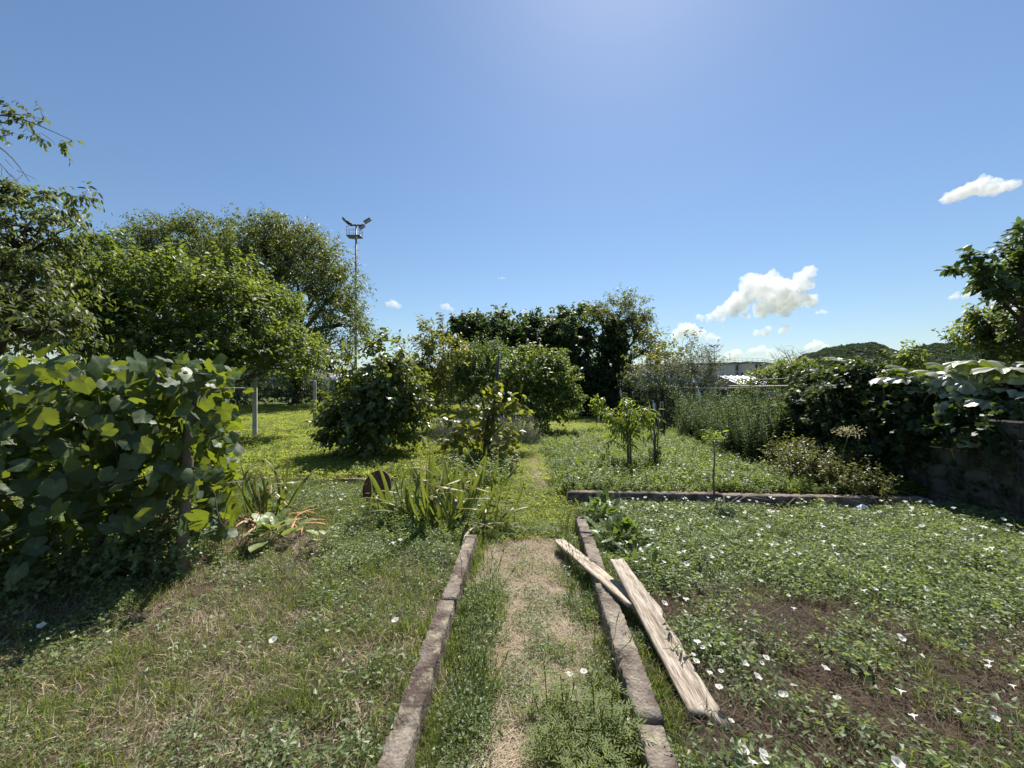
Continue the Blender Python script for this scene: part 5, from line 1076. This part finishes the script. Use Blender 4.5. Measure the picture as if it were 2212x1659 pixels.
V_tall = variants(5, f_tall, M_weed, 'tall_weed_clump')
def f_stalk(mb, r):
    for _ in range(6):
        a_ = r.random() * 6.28; p = np.array([math.cos(a_) * .05, math.sin(a_) * .05, 0]); tp = p + np.array([r.normal(0, .06), r.normal(0, .06), r.uniform(.16, .32)]); mb.tube(bent(p, tp, 4), .0014, 3, .2, False); mb.tube([tp, tp + (tp - p) * .14], [.0035, .002], 4, .05)
    disc_leaves(mb, 12, r, .06, .04, .05, .1, LANCE, .5)
V_stalk = variants(4, f_stalk, M_grass, 'plantain_clump')
def f_mug(mb, r):
    for _ in range(3):
        a_ = r.random() * 6.28; p = np.array([math.cos(a_) * .06, math.sin(a_) * .06, 0]); h = r.uniform(.16, .3); n = 12; f = np.linspace(.25, 1, n); az = np.arange(n) * 2.4; tp = np.array([r.normal(0, .05), r.normal(0, .05), h]); mb.tube([p, p + tp], .003, 4, .3, False)
        for i in range(n):
            d = unit(np.array([math.cos(az[i]), math.sin(az[i]), .3])); s_ = np.array([-d[1], d[0], 0]); k_ = 7; b0 = p + tp * f[i]; L = .11 * (1.2 - .6 * f[i])
            tq = np.linspace(.25, 1, k_); sg = np.array([1, -1] * 4)[:k_]; q = b0 + d * (tq * L)[:, None] - UP * (.25 * L * tq ** 2)[:, None]; dd = d * .7 + s_ * (sg * .8 * (1 - .5 * tq))[:, None]
            mb.leaves(RH, q, dd, UP + r.normal(size=(k_, 3)) * .25, L * .42, r.random(k_), .6)
V_mug = variants(4, f_mug, M_grass, 'mugwort_clump')

def put(name, label, n, fn_xy, keep, ms, lo, hi, seed, tilt=.12, zoff=0.0):
    r = np.random.default_rng(seed); x, y = fn_xy(r, n); k_ = keep(x, y, r); x, y = x[k_], y[k_]; n = len(x)
    z = gz(x, y) + zoff; rot = np.stack([r.normal(0, tilt, n), r.normal(0, tilt, n), r.random(n) * 6.28], -1)
    return scatter(name, label, np.stack([x, y, z], -1), rot, lo + (hi - lo) * r.random(n), r.integers(0, len(ms), n), ms)
def rect(x0, x1, y0, y1): return lambda r, n: (r.uniform(x0, x1, n), r.uniform(y0, y1, n))
def wedge(y0, y1, x0=-99, x1=99):          # the part of a strip that lies within the picture and a little beyond
    def f(r, n):
        y = y0 + (y1 - y0) * r.random(n) ** .8; x = r.uniform(-1.5, 1.5, n) * y; return np.clip(x, x0 - 5, x1 + 5), y
    return f
inR = lambda x, y: (x > kerb_r(np.clip(y, 0, 4.5)) + .17) & (y < 4.98) & (x < 5.6)
inL = lambda x, y: (x < -.60) & (y < 6.38)
planks_off = lambda x, y: ~((np.abs(x - (.80 + (3.03 - y) * .081)) < .15) & (y > 1.78) & (y < 3.1))
bindR = put('bindweed_mat', 'green bindweed mat with white flowers covering the right bed', 10500, rect(.6, 5.6, 1.0, 5.2),
    lambda x, y, r: inR(x, y) & planks_off(x, y) & (r.random(len(x)) < (1 - .985 * bare_mask(x, y) ** .5) * (.25 + .75 * (fbm(x, y, 2.2, 5) > .42))) & ~((y > 4.75) & (x > 3.2) & (x < 4.4)), V_bind, .45, 1.1, 1, .25)
put('bed_litter', 'brown dead stems and litter on bare soil of right bed', 2600, rect(.6, 5.6, 1.0, 5.2), lambda x, y, r: inR(x, y) & (r.random(len(x)) < .25 + .75 * bare_mask(x, y)), V_litter, .8, 1.4, 2, .08)
dryL = lambda x, y: np.clip(sm(.42, .62, fbm(x, y, .9, 9)) * (1 - sm(2.4, 3.4, y)) + .8 * np.exp(-(((x + 2.1) / 1.4) ** 2 + ((y - 1.75) / .7) ** 2)) + .35 * np.exp(-(((x + 1.9) / .5) ** 2 + ((y - 2.5) / .25) ** 2)), 0, 1)
bindL = put('bindweed_mat', 'low bindweed mat covering the left bed up to the irises', 5200, rect(-6.5, -.5, 1.0, 6.4), lambda x, y, r: inL(x, y) & (r.random(len(x)) < (.9 - .75 * dryL(x, y)) * (.12 + .88 * (fbm(x, y, 1.7, 3) > .46))), V_bind, .45, .95, 3, .2)
put('left_grass', 'green grass tufts growing through the left bed', 6500, rect(-6.5, -.5, 1.0, 6.4), lambda x, y, r: inL(x, y) & (r.random(len(x)) < .25 + .75 * sm(.45, .6, fbm(x, y, 1.3, 21))), V_grass, .55, 1.0, 4)
put('dry_grass', 'sun-dried straw-coloured grass in the left foreground', 5200, rect(-6.0, -.5, 1.0, 4.5), lambda x, y, r: inL(x, y) & (r.random(len(x)) < .3 + .7 * dryL(x, y)), V_drygrass, .6, 1.1, 5)
put('left_litter', 'brown dead grass thatch on the soil of left bed', 2600, rect(-6.0, -.5, 1.0, 6.4), lambda x, y, r: inL(x, y), V_litter, .8, 1.3, 6, .08)
inP = lambda x, y: (x > -.29) & (x < kerb_r(np.clip(y, 0, 4.5)) - .15)
put('path_straw', 'trampled dry straw on the worn garden path', 2600, rect(-.4, .8, .8, 9.5), lambda x, y, r: inP(x, y) & (r.random(len(x)) < .12 + .75 * path_mask(x, y) * (.7 + .3 * (fbm(x, y, 3.2, 31) > .45))), V_straw, .75, 1.2, 7, .05)
put('path_weeds', 'green weeds growing along both sides of the path', 1500, rect(-.38, .75, .8, 4.6), lambda x, y, r: inP(x, y) & (r.random(len(x)) < np.clip(.95 - path_mask(x, y) * 1.25 + .3 * (fbm(x, y, 3, 8) - .5), .02, 1)), V_bind, .3, .75, 8, .2)
put('path_grass', 'grass tufts along both sides of the path', 900, rect(-.38, .75, .8, 4.6), lambda x, y, r: inP(x, y) & (r.random(len(x)) < np.clip(.8 - path_mask(x, y) * 1.0, .03, 1)), V_grass, .5, 1.05, 9)
put('path_sprouts', 'small weeds sprouting in the worn middle of the path', 170, rect(-.25, .5, .9, 3.6), lambda x, y, r: inP(x, y) & (fbm(x, y, 2.6, 33) > .5), V_bind, .25, .6, 71)
put('bed_grass', 'grass tufts and taller weeds among the right-hand bindweed', 1100, rect(.7, 5.5, 1.1, 5.2), lambda x, y, r: inR(x, y) & planks_off(x, y) & (r.random(len(x)) < .9 * sm(.48, .62, fbm(x, y, 1.9, 41))), V_grass, .5, 1.1, 72)
put('bed_weeds', 'upright leafy weeds rising above the right-hand bindweed', 420, rect(.7, 5.5, 1.1, 5.2), lambda x, y, r: inR(x, y) & planks_off(x, y) & (bare_mask(x, y) < .3) & (fbm(x, y, 1.5, 43) > .53), V_field, .45, .85, 73)
put('kerb_grass', 'grass and weeds hugging the sides of the path kerbs', 520, rect(0, 1, .9, 4.5), lambda x, y, r: r.random(len(x)) < .8, V_grass, .45, .95, 75)
put('kerb_bindweed', 'bindweed shoots creeping over the kerb edges', 130, rect(0, 1, .9, 4.5), lambda x, y, r: fbm(x * 0, y, 2.5, 61) > .42, V_bind, .22, .5, 76, .3)
for kname, o4, zz_ in (('kerb_bindweed', (-.06, .055, -.06, .065), .05), ('kerb_grass', (-.075, .075, -.085, .085), 0)):
  kg = bpy.data.objects[kname]; co = np.empty(len(kg.data.vertices) * 3, np.float32); kg.data.vertices.foreach_get('co', co); co = co.reshape(-1, 3); rr_ = np.random.default_rng(5); sidx = rr_.integers(0, 4, len(co))
  off = np.array(o4)[sidx] + rr_.normal(0, .018, len(co)); co[:, 0] = np.where(sidx < 2, -.475 + .018 * (co[:, 1] - .75), kerb_r(np.clip(co[:, 1], 0, 4.5)) + .02) + off; co[:, 2] = gz(co[:, 0], co[:, 1]) + zz_; kg.data.vertices.foreach_set('co', co.ravel())
put('plantain_stalks', 'thin dark plantain stalks standing along the path edges', 120, rect(-.36, .75, 1.6, 4.4), lambda x, y, r: inP(x, y) & (path_mask(x, y) < .5) & ((np.abs(x - .5) < .22) | (x < -.1)), V_stalk, .7, 1.15, 10)
put('mugwort_patch', 'feathery green mugwort at the near right of the path', 46, rect(.16, .46, 1.15, 1.9), lambda x, y, r: (r.random(len(x)) < .75), V_mug, .6, 1.0, 11)
put('green_path', 'short green clover on the far part of the path', 1500, rect(-.6, .75, 4.2, 10), lambda x, y, r: (path_mask(x, y) < .55), V_lawn, .6, 1.0, 12)
put('left_lawn', 'bright sunlit clover lawn on the left', 15000, rect(-20, -.5, 6.45, 24), lambda x, y, r: (x > -1.45 * y) & (r.random(len(x)) < .75 + .5 * (fbm(x, y, .8, 4) - .4)), V_lawn, .9, 1.6, 13)
put('lawn_weeds', 'taller weeds tufted along the lawn edges', 1300, rect(-14, -.5, 6.5, 20), lambda x, y, r: (x > -1.4 * y) & ((fbm(x, y, .7, 14) > .6) | ((np.abs(y - 6.65) < .2) & (r.random(len(x)) < .6)) | ((y > 10.5) & (y < 13.5) & (x < -4.2) & (r.random(len(x)) < .5))), V_field, .5, 1.0, 14)
put('field_weeds', 'lush backlit weeds covering the far right plot', 5200, rect(.62, 6.0, 5.42, 13), lambda x, y, r: (r.random(len(x)) < np.where(y < 10.5, .95, .35)) & (x > .55 + .02 * y + .1 * lump(x * 0, y, 2)), V_field, .4, .95, 15, .2)
put('far_plot_grass', 'thin dry grass at the far end of the right plot', 4500, rect(-1.5, 7.0, 9.5, 21), lambda x, y, r: r.random(len(x)) < .8, V_lawn, .7, 1.2, 16)
put('tall_weeds', 'tall grey-green weeds crowding the right fence', 210, rect(4.0, 6.2, 7.2, 11.8), lambda x, y, r: (x > 4.3 + .1 * (y - 7)) & (x < 5.8), V_tall, .55, 1.5, 17, .32)
put('iris_bed_cover', 'bindweed and weeds woven through the iris clumps', 420, rect(-1.5, -.3, 3.7, 6.0), lambda x, y, r: ((x + .9) / .62) ** 2 + ((y - 4.75) / .95) ** 2 < 1, V_field, .4, .8, 18)
put('kiwi_bed_cover', 'leafy weeds at the foot of the kiwi vine', 260, rect(-1.5, .1, 5.6, 8.3), lambda x, y, r: ((x + .62) / .6) ** 2 + ((y - 6.9) / 1.1) ** 2 < 1, V_field, .7, 1.5, 19)

# --- white bindweed flowers, each one a piece of its mat
def flower_mesh(seed):
    r_ = random.Random(seed); V = [(0, 0, 0)]; t = []; ns = 15; rings = ((.12, .36), (.45, .56), (1.0, .64))
    for q, h in rings:
        for k_ in range(ns): a_ = k_ * 6.2832 / ns; w_ = 1 + (.06 * math.cos(5 * a_) if q > .9 else 0); V.append((q * .5 * w_ * math.cos(a_), q * .5 * w_ * math.sin(a_), h + (.05 * math.cos(5 * a_) + r_.uniform(-.03, .03)) * q))
    for k_ in range(ns):
        t.append((0, 1 + (k_ + 1) % ns, 1 + k_))
        for j in range(2): a_ = 1 + j * ns + k_; b_ = 1 + j * ns + (k_ + 1) % ns; t += [(a_, b_, b_ + ns), (a_, b_ + ns, a_ + ns)]
    mb = MB(); mb.add(V, t); return mb.mesh('flower', M_petal, True)
fm = [flower_mesh(i) for i in range(4)]
ORG[bindR.name] = np.zeros(3); ORG[bindL.name] = np.zeros(3)
rf_ = random.Random(77)
def flower(par, x, y, zh, s_):
    d = Vector((rf_.gauss(.05, .25), rf_.gauss(.0, .28), 1)).normalized(); inst('flower', fm[rf_.randrange(4)], par, frame((x, y, float(gz(x, y)) + zh), d.orthogonal(), d, s_))
for px, py in ((1505, 1378), (1524, 1376), (1515, 1383), (1494, 1398), (1500, 1411), (1555, 1428), (1530, 1433), (1603, 1409), (1640, 1404), (1651, 1398), (1628, 1437), (1684, 1470), (1694, 1473), (1775, 1419), (1551, 1471), (1575, 1531), (1600, 1588), (1640, 1598), (1642, 1607), (1620, 1625), (1927, 1620), (1940, 1471), (2132, 1419), (2130, 1426), (2183, 1468), (2058, 1507), (2132, 1518), (1970, 1516), (1806, 1478), (1712, 1300), (1938, 1358), (1942, 1368), (1700, 1272), (1885, 1262), (1866, 1266), (1912, 1225), (1990, 1262), (1396, 1283), (1400, 1275), (1430, 1291), (1480, 1283), (1640, 1245)):
    g0 = G(px, py, .2); flower(bindR, g0[0], g0[1], .15 - .06 * float(bare_mask(g0[0], g0[1])), rf_.uniform(.024, .043))
for i in range(150):
    y = 2.9 + 2.2 * rf_.random() ** .7; x = .95 + (4.4) * rf_.random() ** 1.2; flower(bindR, x, min(y, 4.95), rf_.uniform(.13, .19), rf_.uniform(.028, .045))
for px, py in ((595, 1398), (857, 1363), (850, 1188), (865, 1180), (96, 1368), (785, 1105), (620, 1140), (735, 1090), (690, 1075), (880, 1145), (1008, 1165)):
    g0 = G(px, py, .12); flower(bindL, g0[0], g0[1], .11, .042)
for i in range(26):
    x = rf_.uniform(-3, -.9); y = rf_.uniform(3.9, 6.2); flower(bindL, x, y, .13, .034)
bindF = bpy.data.objects['field_weeds']; ORG[bindF.name] = np.zeros(3)
for i in range(85):
    y = 5.5 + 4.5 * rf_.random() ** 1.3; x = .8 + 4.2 * rf_.random(); flower(bindF, x, y, rf_.uniform(.12, .22), rf_.uniform(.034, .046))
pw = bpy.data.objects['path_weeds']; ORG[pw.name] = np.zeros(3)
for px, py in ((1260, 1449), (1230, 1456), (1327, 1425), (1236, 1510), (1362, 1548)):
    g0 = G(px, py, .1); flower(pw, g0[0], g0[1], .08, .038)
ic = bpy.data.objects['iris_bed_cover']; ORG[ic.name] = np.zeros(3)
for i in range(14): flower(ic, rf_.uniform(-1.2, -.3), rf_.uniform(4.2, 5.4), .24, .036)
